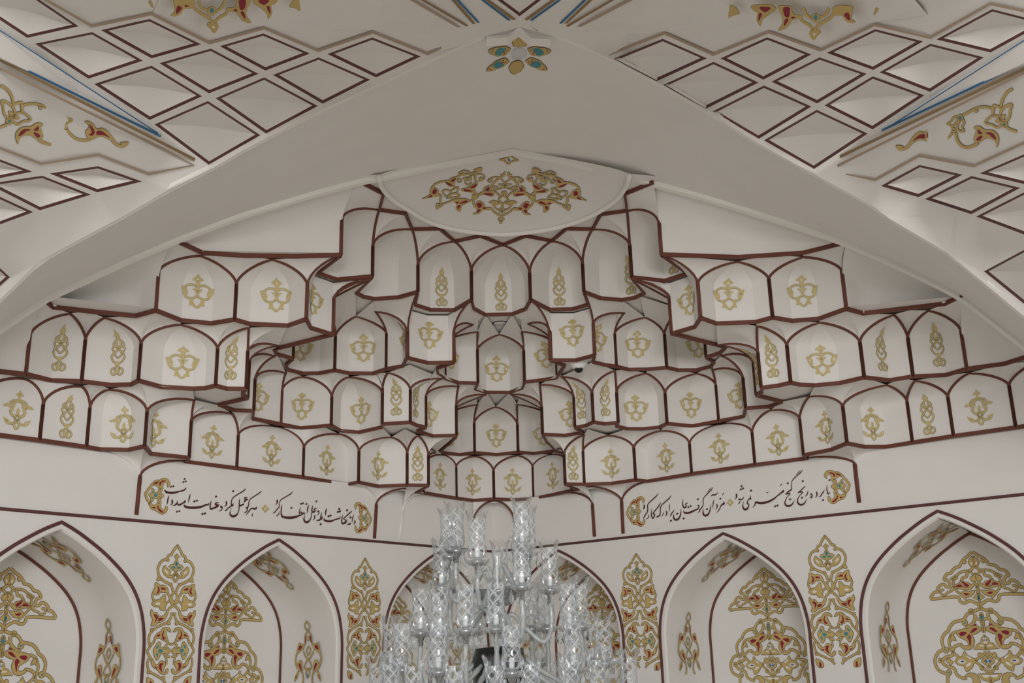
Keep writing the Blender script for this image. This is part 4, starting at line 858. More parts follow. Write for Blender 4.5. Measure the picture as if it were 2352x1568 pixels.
BR=[('s','g',80,[(190,775),(240,720),(300,640),(340,570),(400,530),(440,450),(520,370),(620,310),(720,320)]),
('f','g',0,[(690,300),(790,230),(900,205),(1010,240),(1080,340),(1095,420),(1020,525),(1000,360),(940,350),(870,390),(840,480),(820,550),(730,550),(650,500),(560,440),(470,460),(500,400),(580,330)]),
('f','r',0,[(720,470),(700,420),(740,340),(820,290),(955,285),(870,330),(800,365),(760,430),(770,460)]),('f','r',0,[(480,425),(560,360),(670,350),(640,400)]),
('s','g',60,[(820,540),(800,620),(740,690),(650,740)]),circ(720,630,45),('s','g',80,[(190,775),(250,880),(270,970),(340,1050),(380,1160)]),
('f','g',0,[(330,1090),(380,1050),(470,1160),(560,1170),(640,1120),(740,1140),(780,1280),(870,1370),(910,1370),(900,1320),(965,1210),(1010,1270),(980,1390),(880,1480),(780,1490),(680,1430),(570,1360),(450,1320),(370,1220)]),
('f','r',0,[(640,1190),(690,1200),(680,1270),(740,1320),(865,1440),(750,1430),(640,1290)]),('f','r',0,[(400,1180),(470,1240),(550,1235),(570,1295),(480,1280)]),
('s','g',60,[(740,1140),(750,1050),(710,950),(640,900)]),circ(690,1040,45),
('f','g',0,[(480,575),(440,650),(440,730),(360,750),(335,810),(390,870),(400,950),(415,1045),(480,1020),(520,940),(620,920),(700,870),(750,880),(770,950),(810,900),(870,840),(800,740),(760,790),(690,790),(620,730),(550,690),(530,630)]),
('f','t',0,[(490,640),(450,720),(505,735)]),('f','t',0,[(520,755),(580,760),(655,830),(580,870),(515,875),(530,820)]),('f','t',0,[(425,890),(490,895),(460,955)])]
tb=wallt((331.5,1134),-1)
BRW=[(k,c,w_,[(x,y-tb[1]) for x,y in p]) for k,c,w_,p in px2wall(conv(BR,320,1085,.0638),-1,0,tb[0])]   # opens towards smaller t
def bracket(side,tip,dirn,label):
    t,z=wallt(tip,side); root=empty('verse_bracket',wallpt(side,t,z)); tag(root,label,'painted ornament','floral brackets around the verses')
    sx=1 if dirn>0 else -1
    paint('floral_bracket',[(k,c,w_,[(t+x*sx,z+y) for x,y in p]) for k,c,w_,p in BRW],onw(side),.003,root)
bracket(-1,(331.5,1134),1,'gold floral bracket at the outer end of the left verse'); bracket(-1,(853.5,1191.5),-1,'gold floral bracket at the corner end of the left verse')
bracket(1,(1438.5,1178),-1,'gold floral bracket at the corner end of the right verse'); bracket(1,(1953,1112),1,'gold floral bracket at the outer end of the right verse')
for side,bl,lab,q,dia in ((-1,LV,'dark brown Persian verse written on the left frieze panel',(600,1165),conv([('p','g',0,[(172,388),(203,438),(250,480),(208,520),(165,562),(130,515),(88,465),(135,430)]),('p','p',0,[(168,438),(202,475),(168,510),(135,475)]),circ(168,474,11,c='y')],590,1115,.11161)),
 (1,RVV,'dark brown Persian verse written on the right frieze panel',(1700,1140),conv([('p','g',0,[(1050,400),(1080,440),(1132,475),(1090,515),(1055,567),(1020,525),(973,488),(1015,450)]),('p','p',0,[(1050,448),(1082,482),(1050,512),(1016,484)]),circ(1050,482,11,c='y')],1560,1100,.11161))):
    root=empty('verse',onwall(q,side)); tag(root,lab,'inscription'); verse('lettering',root,side,bl)
    n=NL if side<0 else NR
    paint('divider_rosette',dia,lambda x,y:(onp((x,y),WC,n),n),0,root)
# --- ornaments on the niches
for side,tc,i,root in NICHES:
    paint('medallion',shift(MEDF,tc),onw(side,-DEP),.0035,root)
    Rr=[V((a,b,0)) for a,b in nshape(tc,.06)]
    L=[0]
    for a,b in zip(Rr,Rr[1:]): L.append(L[-1]+(b-a).length)
    def onrev(s,wd):
        k=0
        while k<len(L)-2 and L[k+1]<s: k+=1
        u=(s-L[k])/max(1e-6,L[k+1]-L[k]); p=Rr[k].lerp(Rr[k+1],u); q=Rr[k+1]-Rr[k]; nn=V((-q.y,q.x,0)).normalized()
        c=V((tc,0,0))
        if nn.dot(c-p)<0: nn=-nn
        P=wallpt(side,p.x,p.y,-.02-wd); P2=wallpt(side,p.x+nn.x,p.y+nn.y,-.02-wd)
        return P,(P2-P).normalized()
    tot=L[-1]; mid=tot/2
    o1=[];
    # jamb on the side away from the corner is first in nshape (feet at tc+.64)
    for sgn in (1,-1):
        jm=[(k,c,w_*.00042,[((.335-y*.00033),x*.00048+.30) for x,y in p]) for k,c,w_,p in RV]
        top=[(k,c,w_*.00042,[((.50+y*.00033),x*.00048+.30) for x,y in p]) for k,c,w_,p in RV]
        # s measured from the foot: the jamb tip stands .335 above eye level
        foot=.4
        fnj=(lambda s,wd: onrev(s+foot,wd)) if sgn>0 else (lambda s,wd: onrev(tot-(s+foot),wd))
        paint('reveal_ornament',jm,fnj,.002,root,lift=.004)
        paint('arch_ornament',[(k,c,w_,[(x+.12,y) for x,y in p]) for k,c,w_,p in top],fnj,.002,root,lift=.004)
# --- arabesque in the semi-dome
dm=BVHTree.FromPolygons([v.co for v in dome.data.vertices],[p.vertices for p in dome.data.polygons])
def castfn(bvh):
    def fn(x,y):
        d=ray(x,y).normalized(); h=bvh.ray_cast(CAMP,d)
        if h[0] is None: p=ony((x,y),YB); return p,-d
        n=h[1]; n=n if n.dot(d)<0 else -n
        return h[0],n
    return fn
DA=[('s','g',22,[(1172,300),(1090,350),(1020,410),(985,470),(1000,510),(1060,540),(1105,590)]),('f','g',0,[(1176,252),(1145,285),(1112,298),(1140,312),(1174,304)]),('s','g',16,[(1172,402),(1100,340),(1030,330),(960,360),(942,388)]),('c','g',14,[(952,362),(1000,352),(988,390),(957,396)]),
('f','g',0,[(1168,402),(1145,420),(1080,422),(1125,455),(1162,484)]),('c','g',14,[(1015,458),(1060,460),(1087,482),(1048,502)]),('s','g',14,[(1085,495),(1130,480),(1160,460)]),
('f','g',0,[(965,438),(900,470),(885,512),(990,518),(1032,550),(1000,592),(900,562),(820,582),(860,540)]),('f','r',0,[(958,455),(908,502),(958,507)]),('f','r',0,[(882,545),(990,543),(1008,570),(940,572)]),
('f','g',0,[(735,570),(790,573),(818,600),(770,632),(733,612)]),('s','g',20,[(770,590),(820,560),(880,532)]),('s','g',22,[(770,590),(780,550),(740,510),(680,490)]),
('f','g',0,[(585,490),(640,478),(740,430),(792,375),(803,430),(762,490),(784,560),(700,532),(610,522)]),('f','r',0,[(612,494),(650,488),(748,516),(640,517)]),('f','r',0,[(692,475),(792,413),(770,462)]),
('s','g',20,[(792,390),(768,350),(788,280),(800,240)]),('f','g',0,[(862,198),(790,213),(748,240),(800,248),(852,258)]),('s','g',14,[(690,320),(800,290),(880,300),(897,350),(825,382)]),('f','g',0,[(832,335),(870,330),(872,372),(822,385)]),
('f','g',0,[(602,350),(650,328),(715,330),(722,360),(700,382),(640,372)]),('s','g',16,[(700,312),(690,260),(620,240),(560,270),(558,297),(630,272)]),('s','g',16,[(645,375),(640,410),(680,432),(732,400)]),('c','g',12,[(530,375),(565,350),(585,385),(550,398)]),
('s','g',20,[(800,260),(700,280),(560,310),(500,360),(485,430),(500,490)]),('f','g',0,[(530,323),(450,340),(412,380),(368,388),(420,452),(472,450),(488,400)]),('f','r',0,[(512,333),(438,377),(482,382)]),('f','r',0,[(362,390),(430,410),(468,442),(408,432)]),
('s','g',22,[(480,385),(350,385),(240,420),(180,490),(170,560)]),('f','g',0,[(52,622),(150,570),(180,490),(220,473),(268,500),(283,570),(240,592),(150,602)]),('f','r',0,[(188,530),(215,488),(252,500),(236,552),(204,552)]),('f','r',0,[(128,607),(182,560),(182,592)]),
('s','g',22,[(280,575),(312,585),(300,640),(312,690)]),('f','g',0,[(248,688),(290,688),(342,710),(300,737),(248,764)]),('s','g',18,[(330,692),(400,670),(462,642)]),
('f','g',0,[(458,635),(560,618),(650,618),(694,650),(640,692),(590,722),(567,798),(512,750),(528,690)]),('f','r',0,[(558,682),(640,638),(674,660),(600,682)]),('f','r',0,[(497,664),(552,658),(530,682)]),('f','r',0,[(532,715),(577,703),(540,762)]),
('s','g',20,[(690,660),(740,630),(770,600)]),('c','g',18,[(333,518),(400,500),(442,540),(390,592),(358,570)]),('c','g',18,[(408,602),(480,548),(552,568),(557,592),(470,607)]),('s','g',16,[(445,512),(545,465),(520,542)]),
('s','g',24,[(750,630),(750,690),(792,752)]),('f','g',0,[(737,827),(802,790),(780,700),(820,648),(882,680),(912,738),(990,738),(960,772),(880,772),(820,824)]),('f','r',0,[(793,690),(840,668),(868,710),(820,742)]),('f','r',0,[(808,758),(848,770),(798,808)]),('f','r',0,[(878,728),(928,750),(880,757)]),
('s','g',22,[(985,750),(1040,810),(1110,850),(1132,882)]),('f','g',0,[(1132,868),(1080,890),(1085,917),(1105,922),(1130,960)]),('s','g',20,[(1152,575),(1090,630),(1110,660),(1147,692)]),('f','g',0,[(1157,512),(1118,545),(1152,578)]),
('f','g',0,[(957,672),(1020,643),(1080,660),(1103,690),(1060,702),(1050,740),(1100,770),(1142,815),(1075,778),(1030,742),(1000,690)]),('s','g',20,[(1144,690),(1146,750)])]
DT=[circ(1160,438,11,c='t'),circ(670,348,12,c='t'),circ(290,715,11,c='t'),circ(392,605,13,c='t'),('f','t',0,[(1138,755),(1118,778),(1136,800),(1141,800),(1141,755)]),circ(1128,914,9,c='t')]
root=empty('painted_arabesque',castfn(dm)(1160,450)[0]); tag(root,'gold and crimson arabesque spray painted inside the semi-dome','painted ornament')
half=conv(DA+[circ(1138,778,38)]+DT,960,350,.17007); f0=castfn(dm)
m=MB(); put(m,half,f0,.55,lift=.003,step=.0012)
ax=-.16
n0=len(m.v); mv2=[]
f1=f0((960+1155*.17007),(350+600*.17007))[0].x
m.add([(2*f1-x,y,z) for x,y,z in m.v[:n0]],[],False)
F0=list(zip(m.f,m.sm,m.mi)); 
for f,s,i in F0: m.f.append(tuple(a+n0 for a in f[::-1])); m.sm.append(s); m.mi.append(i)
m.build('arabesque',PM,root)
root=empty('painted_rosette',f0(1170,366)[0]); tag(root,'small gold diamond rosette painted at the top of the semi-dome','painted ornament')
paint('rosette',conv([('c','g',20,[(1250,48),(1200,72),(1130,92),(1180,118),(1215,152),(1270,118),(1340,104),(1300,78)]),circ(1228,95,15,c='b'),circ(1112,94,12),circ(1350,104,12)],960,350,.17007),f0,.5,root)
# --- painting on the vault
def vfn(x,y):
    p=pv((x,y)); a=pv((x+3,y)); b=pv((x,y+3)); n=(a-p).cross(b-p).normalized()
    if n.dot(CAMP-p)<0: n=-n
    return p,n
SC=[('s','g',46,[(0,115),(100,170),(180,270),(215,370),(225,440)]),('c','g',42,[(25,385),(150,430),(230,520),(240,620),(150,680),(70,620),(50,500)]),('c','g',38,[(250,620),(330,590),(420,600),(530,710),(400,740),(300,790),(220,730)]),
('s','g',46,[(215,452),(300,422),(370,412),(370,480),(390,590)]),('f','g',0,[(143,558),(220,590),(332,682),(280,702),(170,652)]),circ(155,735,62),circ(155,735,26,c='t'),('s','g',46,[(-80,860),(0,840),(80,810),(130,770)]),
('s','g',44,[(390,460),(500,435),(640,440),(800,500),(950,580)]),circ(700,500,34),circ(1000,615,56),circ(1000,618,28,c='t'),('c','g',36,[(1050,610),(1130,620),(1190,690),(1250,720),(1150,760),(1080,700)]),('c','g',36,[(960,650),(1020,680),(1060,780),(1020,850),(930,850),(970,790),(930,710)]),
('s','g',36,[(1060,830),(1130,810),(1170,770)]),('f','g',0,[(1055,812),(1110,850),(1165,828),(1175,882),(1110,882)]),('s','g',44,[(1150,870),(1230,970),(1340,1050),(1480,1070),(1580,1050)]),
('f','g',0,[(1470,745),(1550,738),(1630,800),(1682,870),(1780,858),(1880,920),(1960,1020),(2040,1120),(2110,1150),(2097,1112),(2235,1103),(2190,1172),(2110,1192),(2000,1152),(1920,1070),(1800,1010),(1700,1012),(1580,1062),(1500,990),(1488,910),(1540,850),(1530,790)]),
('f','r',0,[(1548,788),(1620,860),(1642,930),(1600,987),(1538,960),(1590,930)]),('f','r',0,[(1685,903),(1760,903),(1830,950),(1908,1022),(1790,975),(1678,972)]),('s','g',50,[(1085,880),(1070,990),(990,1100),(880,1140),(760,1110),(660,1060)]),
('f','g',0,[(305,1134),(263,1030),(280,920),(380,840),(530,828),(600,780),(680,763),(748,795),(700,840),(722,920),(748,1000),(700,1062),(620,1042),(520,982),(400,992),(330,1042)]),('f','r',0,[(308,997),(350,910),(430,868),(522,885),(440,910),(400,952)]),('f','r',0,[(573,892),(657,818),(657,892)]),('f','r',0,[(568,935),(630,938),(693,990),(640,1022)])]
SCL=conv(SC,0,180,.1318)
SCR=[(k,c,w_,[(2327+.087*x-x,y+7.5) for x,y in p]) for k,c,w_,p in SCL]
for orn,lab in ((SCL,'gold arabesque scroll with crimson leaves painted on the vault at left'),(SCR,'gold arabesque scroll with crimson leaves painted on the vault at right')):
    root=empty('painted_scroll',vfn(*orn[-4][3][0])[0]); tag(root,lab,'painted ornament','arabesque scrolls on the vault'); paint('scroll',orn,vfn,.55,root)
TO=[('s','g',40,[(1130,60),(1150,140),(1230,190),(1305,262)]),('s','g',40,[(1600,10),(1540,90),(1450,150),(1370,200),(1325,265)]),('f','g',0,[(1300,248),(1258,280),(1248,330),(1302,405),(1357,340),(1398,300),(1382,258),(1340,270)]),circ(1315,320,18,c='p'),
('f','g',0,[(830,-60),(840,0),(882,100),(882,180),(822,274),(920,252),(992,170),(1020,130),(1100,112),(1152,90),(1142,63),(1050,58),(1010,0),(1000,-60)]),('f','r',0,[(900,-40),(985,-40),(985,20),(980,72),(950,97),(908,60)]),('f','r',0,[(923,118),(967,130),(903,217)]),('f','r',0,[(1013,83),(1064,95),(1013,112)]),
('s','g',36,[(1170,-40),(1190,20),(1230,80),(1290,110)]),('s','g',36,[(1510,-40),(1490,30),(1450,72),(1380,90)]),circ(1335,100,62),('f','t',0,[(1340,50),(1308,90),(1330,128),(1362,100)]),
('f','g',0,[(470,-60),(500,10),(552,40),(538,130),(586,224),(612,140),(700,60),(800,-20),(700,-80)]),('f','r',0,[(573,48),(612,55),(563,153)]),('f','r',0,[(580,-40),(720,-40),(700,0),(640,22)]),
('f','g',0,[(185,-60),(180,0),(163,112),(240,72),(302,60),(292,18),(250,-40)]),('f','g',0,[(1590,-60),(1570,40),(1620,66),(1710,72),(1760,142),(1830,172),(1894,155),(1842,110),(1850,0),(1840,-60)]),('f','r',0,[(1740,58),(1803,28),(1818,137)]),('f','r',0,[(1648,35),(1700,12),(1700,42)]),('f','g',0,[(2155,-40),(2128,62),(2190,-20)])]
TOR=conv(TO,1660,0,.17007); TOL=[(k,c,w_,[(477-(x-1882)*1.02,y-16) for x,y in p]) for k,c,w_,p in TOR]
for orn,lab in ((TOL,'gold arabesque hanging tip at the top left of the vault'),(TOR,'gold arabesque hanging tip at the top right of the vault')):
    root=empty('painted_pendant',vfn(*orn[2][3][0])[0]); tag(root,lab,'painted ornament','arabesque tips at the top of the vault'); paint('pendant_tip',orn,lambda x,y:(lambda r:(r[0]+r[1]*.05,r[1]))(vfn(x,y)),.55,root)
put.cols+=['a','c']; PM+=[TAN,OCHRE]
LN=[('l','a',6.5,[(70,-22),(209.8,57),(346,29),(480,96),(605,61.6),(730,113.8),(855,71.4),(982,121.4),(1080,76),(951,0),(900,-30)]),
('l','a',6.5,[(1500,-30),(1443,0),(1298,79.5),(1396,127),(1527.9,73.7),(1639.5,122.8),(1766.7,70.5),(1886,112.5),(2010,53.6),(2138,83.5),(2276.6,5.4),(2380,27)]),
('l','a',6,[(-60,312),(0,338.3),(93,373.4),(225,352.7),(340.8,397),(444,376.3),(353,330),(0,156),(-60,127)]),
('l','a',6,[(2420,133),(2352,165),(1905.7,387.8),(2011,410.5),(2112,354.8),(2238,378.7),(2343.3,330),(2400,307)]),
('l','c',7,[(-40,113),(0,136),(446,364)]),('l','b',5,[(-40,107),(0,130),(368,310)]),('l','b',2.6,[(-40,42),(0,69),(361.6,303.6)]),
('l','c',7,[(2400,133),(2352,156),(1930.6,357)]),('l','b',5,[(2400,120),(2352,143),(2026.6,296.9)]),('l','b',2.6,[(2400,65),(2352,91.5),(2037.7,292.4)]),
('l','c',6.5,[(1020,-25),(1042,0),(1101,67.2),(1158.6,65),(1184,45.5),(1122,0),(1090,-25)]),('l','b',4.6,[(1030,-25),(1052,0),(1105.5,57.5),(1153.7,56.4),(1170,44.5),(1110.4,0),(1080,-25)]),
('l','c',6.5,[(1380,-25),(1355,0),(1282.2,71),(1233.4,68.9),(1205.8,45.5),(1268.7,0),(1300,-25)]),('l','b',4.6,[(1365,-25),(1342,0),(1277.3,61.8),(1239.4,60.2),(1220.4,44.5),(1282.8,0),(1312,-25)]),
('l','c',5,[(960,-8),(1084,64)]),('l','c',5,[(1420,-10),(1293,64)])]
for i,o_ in enumerate(LN):
    m=MB(); put(m,[o_],vfn,0,lift=.006); tag(m.build('trim_%d'%(7+i),PM),kind='structure')
# fluted relief above the zigzag lines
def flutes(L,amp):
    m=MB()
    for i,((a,b),(c,d)) in enumerate(zip(L,L[1:])):
        f=lambda q,k: pv(q,-amp if k else -.004)
        N=5; r1=[f(lerp2(a,b,u/N),i%2) if u else pv(a,-.004) for u in range(N+1)]; r2=[f(lerp2(c,d,u/N),(i+1)%2) if u else pv(c,-.004) for u in range(N+1)]
        m.grid([r1,r2],False)
    tag(m.build('ceiling',PLASTER),kind='structure')
flutes([((1078,75),(850,-55)),((975,74),(760,-60)),((844,69),(700,-62)),((728,69),(640,-60)),((605,62),(575,-60)),((480,50),(480,-60)),((350,32),(390,-60))],.03)
flutes([((1300,79),(1540,-55)),((1403,80),(1585,-60)),((1532,74),(1685,-60)),((1640,77),(1745,-60)),((1767,71),(1810,-60)),((1886,62),(1890,-60)),((2008,52),(1960,-60)),((2131,34),(2050,-60))],.03)
# sunk grooves with the blue lines
for up,lo in (([(-40,40),(0,67),(180,186),(366,306)],[(-40,109),(0,131.5),(180,220),(368,311)]),([(2400,63),(2352,90),(2190,190),(2036,294)],[(2400,122),(2352,144.5),(2190,220),(2024,299)])):
    m=MB(); m.grid([[pv(q,-.003) for q in up],[pv(q,-.06*(1-i/4)-.003) for i,q in enumerate(lo)] ],False); m.grid([[pv(q,-.06*(1-i/4)-.003) for i,q in enumerate(lo)],[pv((q[0],q[1]+5),-.001) for q in lo]],False)
    tag(m.build('ceiling',PLASTER),kind='structure')
# ---------------------------------------------------------------- star boss over the arch crown
bm_=[o for o in COL.objects if o.name.startswith('ceiling')]
def bvh_all(objs):
    vs=[];fs=[]
    for o in objs:
        k=len(vs); vs+=[v.co.copy() for v in o.data.vertices]; fs+=[tuple(i+k for i in p.vertices) for p in o.data.polygons]
    return BVHTree.FromPolygons(vs,fs)
ab=castfn(bvh_all(bm_))
SIL=mat('silver metal',(.55,.56,.58),.22,metal=1); DARK=mat('dark bronze metal',(.035,.04,.038),.3,metal=.6); LAMPW=mat('frosted lamp disc',(.62,.64,.66),.35); CANDLE=mat('white candle tube',(.86,.87,.88),.4); CAMW=mat('white plastic',(.84,.84,.84),.35); BLACK=mat('smoked dome',(.012,.013,.016),.08)
bp,bn=ab(1190,121); bn=V((0,0,-1))
root=empty('star_boss',bp); tag(root,'painted star boss with six turquoise petals around a round lamp on the arch crown','ceiling ornament')
PT=[circ(0,0,1,10)]
def petal(a):
    ca,sa=math.cos(a),math.sin(a)
    R=lambda p:[(x*ca-y*sa,x*sa+y*ca) for x,y in p]
    u=.066
    o=[('f','g',0,R([(1.02*u,0),(1.1*u,.42*u),(1.35*u,.5*u),(1.75*u,.62*u),(2.25*u,.45*u),(2.5*u,.42*u),(2.95*u,0),(2.5*u,-.42*u),(2.25*u,-.45*u),(1.75*u,-.62*u),(1.35*u,-.5*u),(1.1*u,-.42*u)])),
    ('f','t',0,R([(1.55*u,0),(1.5*u,.4*u),(1.85*u,.46*u),(2.25*u,.26*u),(2.2*u,-.26*u),(1.85*u,-.46*u),(1.5*u,-.4*u)])),
    ('f','g',0,R([(1.15*u,0),(1.3*u,.3*u),(1.85*u,0),(1.3*u,-.3*u)])),
    ('f','r',0,R([(1.2*u,.25*u),(1.35*u,.3*u),(1.3*u,.12*u)])),('f','r',0,R([(1.2*u,-.25*u),(1.35*u,-.3*u),(1.3*u,-.12*u)])),('f','r',0,R([(1.4*u,.09*u),(1.6*u,0),(1.4*u,-.09*u)])),
    ('f','r',0,R([(2.55*u,.12*u),(2.7*u,.16*u),(2.65*u,.05*u)])),('f','r',0,R([(2.55*u,-.12*u),(2.7*u,-.16*u),(2.65*u,-.05*u)]))]
    return o
arch_b=bvh_all([o for o in bm_ if len(o.data.polygons)>500 and o is not vault])
def crown(x,y):
    o=V((bp.x+x,bp.y+y,bp.z-.6)); h=ab_bvh.ray_cast(o,V((0,0,1)))
    return (h[0] if h[0] else V((bp.x+x,bp.y+y,bp.z))),V((0,0,-1))
ab_bvh=bvh_all([o for o in bm_])
for i in range(6): paint('petal',petal(math.pi/2+i*math.pi/3),crown,.003,root,lift=.004,step=.0012)
m=MB(); m.lathe([(0,-.012),(.05,-.012),(.058,-.006),(.06,.02)],bp,28); m.build('lamp_disc',LAMPW,root)
for i,(seg) in enumerate(([(1117,83),(1167,79.5)],[(1167,79.5),(1193.3,61)],[(1193.3,61),(1218,81)],[(1218,81),(1266,84)])):
    pass
m=MB(); P=[ony(q,YF-.03) for q in [(1118,87),(1167,84),(1193.3,65.5),(1218,86),(1265,89)]]
rows=[[p+V((0,0,.011)) for p in P],[p+V((0,-.01,-.011)) for p in P],[p+V((0,.06,-.013)) for p in P]]
m.grid(rows,False); tag(m.build('trim_40',WHITE),kind='structure')
# ---------------------------------------------------------------- spot in the soffit and dome camera
p=onz((1148.5,742),Z[4]+.012); root=empty('ceiling_spot',p); tag(root,'round white spot lamp flush in the soffit above the middle niche','ceiling lamp')
m=MB(); m.lathe([(0,-.006),(.05,-.006),(.056,-.003),(.057,.012)],p,28); m.build('diffuser',LAMPW,root)
m=MB(); m.lathe([(.056,-.004),(.063,-.002),(.064,.012)],p,28); m.build('bezel',DARK,root)
p=onz((1328.5,833),Z[3]+.012); root=empty('security_camera',p); tag(root,'white dome security camera fixed under the right middle pier','security camera')
m=MB(); m.lathe([(.073,.012),(.074,-.004),(.07,-.012),(.05,-.03),(.045,-.042),(.036,-.046),(0,-.046)],p,28); m.build('housing',CAMW,root)
m=MB(); m.lathe([(.034,-.044),(.033,-.058),(.026,-.071),(.014,-.078),(0,-.08)],p,24); m.build('dome_cover',BLACK,root)
m=MB(); m.lathe([(.038,-.043),(.0385,-.048),(.034,-.05)],p,24); m.build('dome_ring',SIL,root)
# ---------------------------------------------------------------- crystal chandelier on its column
def glassmat():
    g=bpy.data.materials.new('cut glass'); g.use_nodes=True; nt=g.node_tree; N=nt.nodes; Lk=nt.links; N.remove(N['Principled BSDF'])
    tc=N.new('ShaderNodeTexCoord'); sx=N.new('ShaderNodeSeparateXYZ'); Lk.new(tc.outputs['Object'],sx.inputs[0])
    def M(op,a,b=None):
        n=N.new('ShaderNodeMath'); n.operation=op
        for i,v in enumerate((a,b)):
            if v is None: continue
            if isinstance(v,(int,float)): n.inputs[i].default_value=v
            else: Lk.new(v,n.inputs[i])
        return n.outputs[0]
    an=M('MULTIPLY',M('ARCTAN2',sx.outputs[1],sx.outputs[0]),5.0); zz=M('MULTIPLY',sx.outputs[2],105.0)
    l1=M('POWER',M('ABSOLUTE',M('COSINE',M('MULTIPLY',M('ADD',an,zz),.5))),14); l2=M('POWER',M('ABSOLUTE',M('COSINE',M('MULTIPLY',M('SUBTRACT',an,zz),.5))),14)
    pat=M('MAXIMUM',l1,l2)
    zr=M('MULTIPLY',M('GREATER_THAN',sx.outputs[2],.045),M('LESS_THAN',sx.outputs[2],.225)); pat=M('MULTIPLY',pat,zr)
    bp=N.new('ShaderNodeBump'); bp.inputs['Strength'].default_value=.9; bp.inputs['Distance'].default_value=.006; Lk.new(pat,bp.inputs['Height'])
    tr=N.new('ShaderNodeBsdfTransparent'); tr.inputs[0].default_value=(.955,.965,.965,1)
    gl=N.new('ShaderNodeBsdfGlossy'); gl.inputs['Roughness'].default_value=.10; gl.inputs[0].default_value=(.95,.97,1,1); Lk.new(bp.outputs[0],gl.inputs['Normal'])
    df=N.new('ShaderNodeBsdfDiffuse'); df.inputs[0].default_value=(.80,.82,.83,1)
    fr=N.new('ShaderNodeFresnel'); fr.inputs[0].default_value=1.5; Lk.new(bp.outputs[0],fr.inputs['Normal'])
    a=N.new('ShaderNodeMixShader'); Lk.new(M('ADD',M('MULTIPLY',fr.outputs[0],.75),.02),a.inputs[0]); Lk.new(tr.outputs[0],a.inputs[1]); Lk.new(gl.outputs[0],a.inputs[2])
    b=N.new('ShaderNodeMixShader'); Lk.new(M('MULTIPLY',pat,.34),b.inputs[0]); Lk.new(a.outputs[0],b.inputs[1]); Lk.new(df.outputs[0],b.inputs[2])
    Lk.new(b.outputs[0],N['Material Output'].inputs[0]); return g
CUT=glassmat()
def plain(name,diff,fac):
    g=bpy.data.materials.new(name); g.use_nodes=True; nt=g.node_tree; N=nt.nodes; Lk=nt.links; N.remove(N['Principled BSDF'])
    tr=N.new('ShaderNodeBsdfTransparent'); tr.inputs[0].default_value=(.93,.945,.94,1); gl=N.new('ShaderNodeBsdfGlossy'); gl.inputs['Roughness'].default_value=.06
    df=N.new('ShaderNodeBsdfDiffuse'); df.inputs[0].default_value=(*diff,1); fr=N.new('ShaderNodeFresnel'); fr.inputs[0].default_value=1.6
    a=N.new('ShaderNodeMixShader'); Lk.new(fr.outputs[0],a.inputs[0]); Lk.new(tr.outputs[0],a.inputs[1]); Lk.new(gl.outputs[0],a.inputs[2])
    b=N.new('ShaderNodeMixShader'); b.inputs[0].default_value=fac; Lk.new(a.outputs[0],b.inputs[1]); Lk.new(df.outputs[0],b.inputs[2]); Lk.new(b.outputs[0],N['Material Output'].inputs[0]); return g
CRY=plain('clear crystal',(.75,.78,.78),.16); TWIST=plain('twisted glass',(.72,.75,.75),.38)
YC=5.6
cx=ony((1142,1300),YC).x
croot=empty('chandelier',(cx,YC,0)); tag(croot,'large clear cut glass chandelier with five tiers of candle shades before the corner','chandelier')
def shade_mesh():
    m=MB(); n=40; prof=[(.012,0),(.03,.004),(.046,.018),(.053,.038),(.0525,.06),(.047,.09),(.045,.13),(.046,.18),(.050,.22),(.057,.25),(.066,.272)]
    rows=[]
    for k,(r,z) in enumerate(prof):
        row=[]
        for j in range(n+1):
            a=2*math.pi*j/n; u=max(0,(k-7)/3.0); c=math.cos(a*9)
            row.append(V(((r+.002*u*c)*math.cos(a),(r+.002*u*c)*math.sin(a),z+.0085*u*c)))
        rows.append(row)
    m.grid(rows,True); return m
def mesh_of(m,name,mt):
    me=bpy.data.meshes.new(name); me.from_pydata(m.v,[],m.f)
    for x in (mt if isinstance(mt,list) else [mt]): me.materials.append(x)
    me.polygons.foreach_set('use_smooth',m.sm); me.polygons.foreach_set('material_index',m.mi); me.update(); return me
M_shade=mesh_of(shade_mesh(),'glass_shade',CUT)
m=MB(); m.lathe([(0,.0),(.0145,0),(.0145,.062),(.011,.066),(0,.066)],n=14); M_candle=mesh_of(m,'candle',CANDLE)
m=MB(); m.lathe([(0,-.075),(.013,-.075),(.016,-.068),(.016,-.048),(.02,-.046),(.02,-.038),(.027,-.03),(.034,-.016),(.036,-.002),(.03,0),(0,.002)],n=18); M_cup=mesh_of(m,'candle_cup',SIL)
m=MB(); prof=[(.02,-.034),(.045,-.028),(.062,-.012),(.066,.004)]
rows=[]
for k,(r,z) in enumerate(prof): rows.append([V((r*(1+.04*k/3*math.cos(12*a))*math.cos(a),r*(1+.04*k/3*math.cos(12*a))*math.sin(a),z)) for a in [2*math.pi*j/36 for j in range(37)]])
m.grid(rows,True); M_pan=mesh_of(m,'drip_pan',CRY)
def drop(m,c,s=1):
    c=V(c); prof=[(0,0),(.004,-.004),(.002,-.01),(.006,-.016),(.016,-.045),(.011,-.062),(0,-.078)]
    m.lathe([(r*s,z*s) for r,z in prof],c,6,smooth=False)
    m.lathe([(0,.016*s),(.006*s,.009*s),(0,.001)],c,6,smooth=False)
m=MB()
for j in range(4): drop(m,(.062*math.cos(j*math.pi/2+.6),.062*math.sin(j*math.pi/2+.6),-.022))
M_drop=mesh_of(m,'crystal_drops',CRY)
def inst(name,me,par,loc):
    o=bpy.data.objects.new(name,me); COL.objects.link(o); o.parent=par; o.location=loc; return o
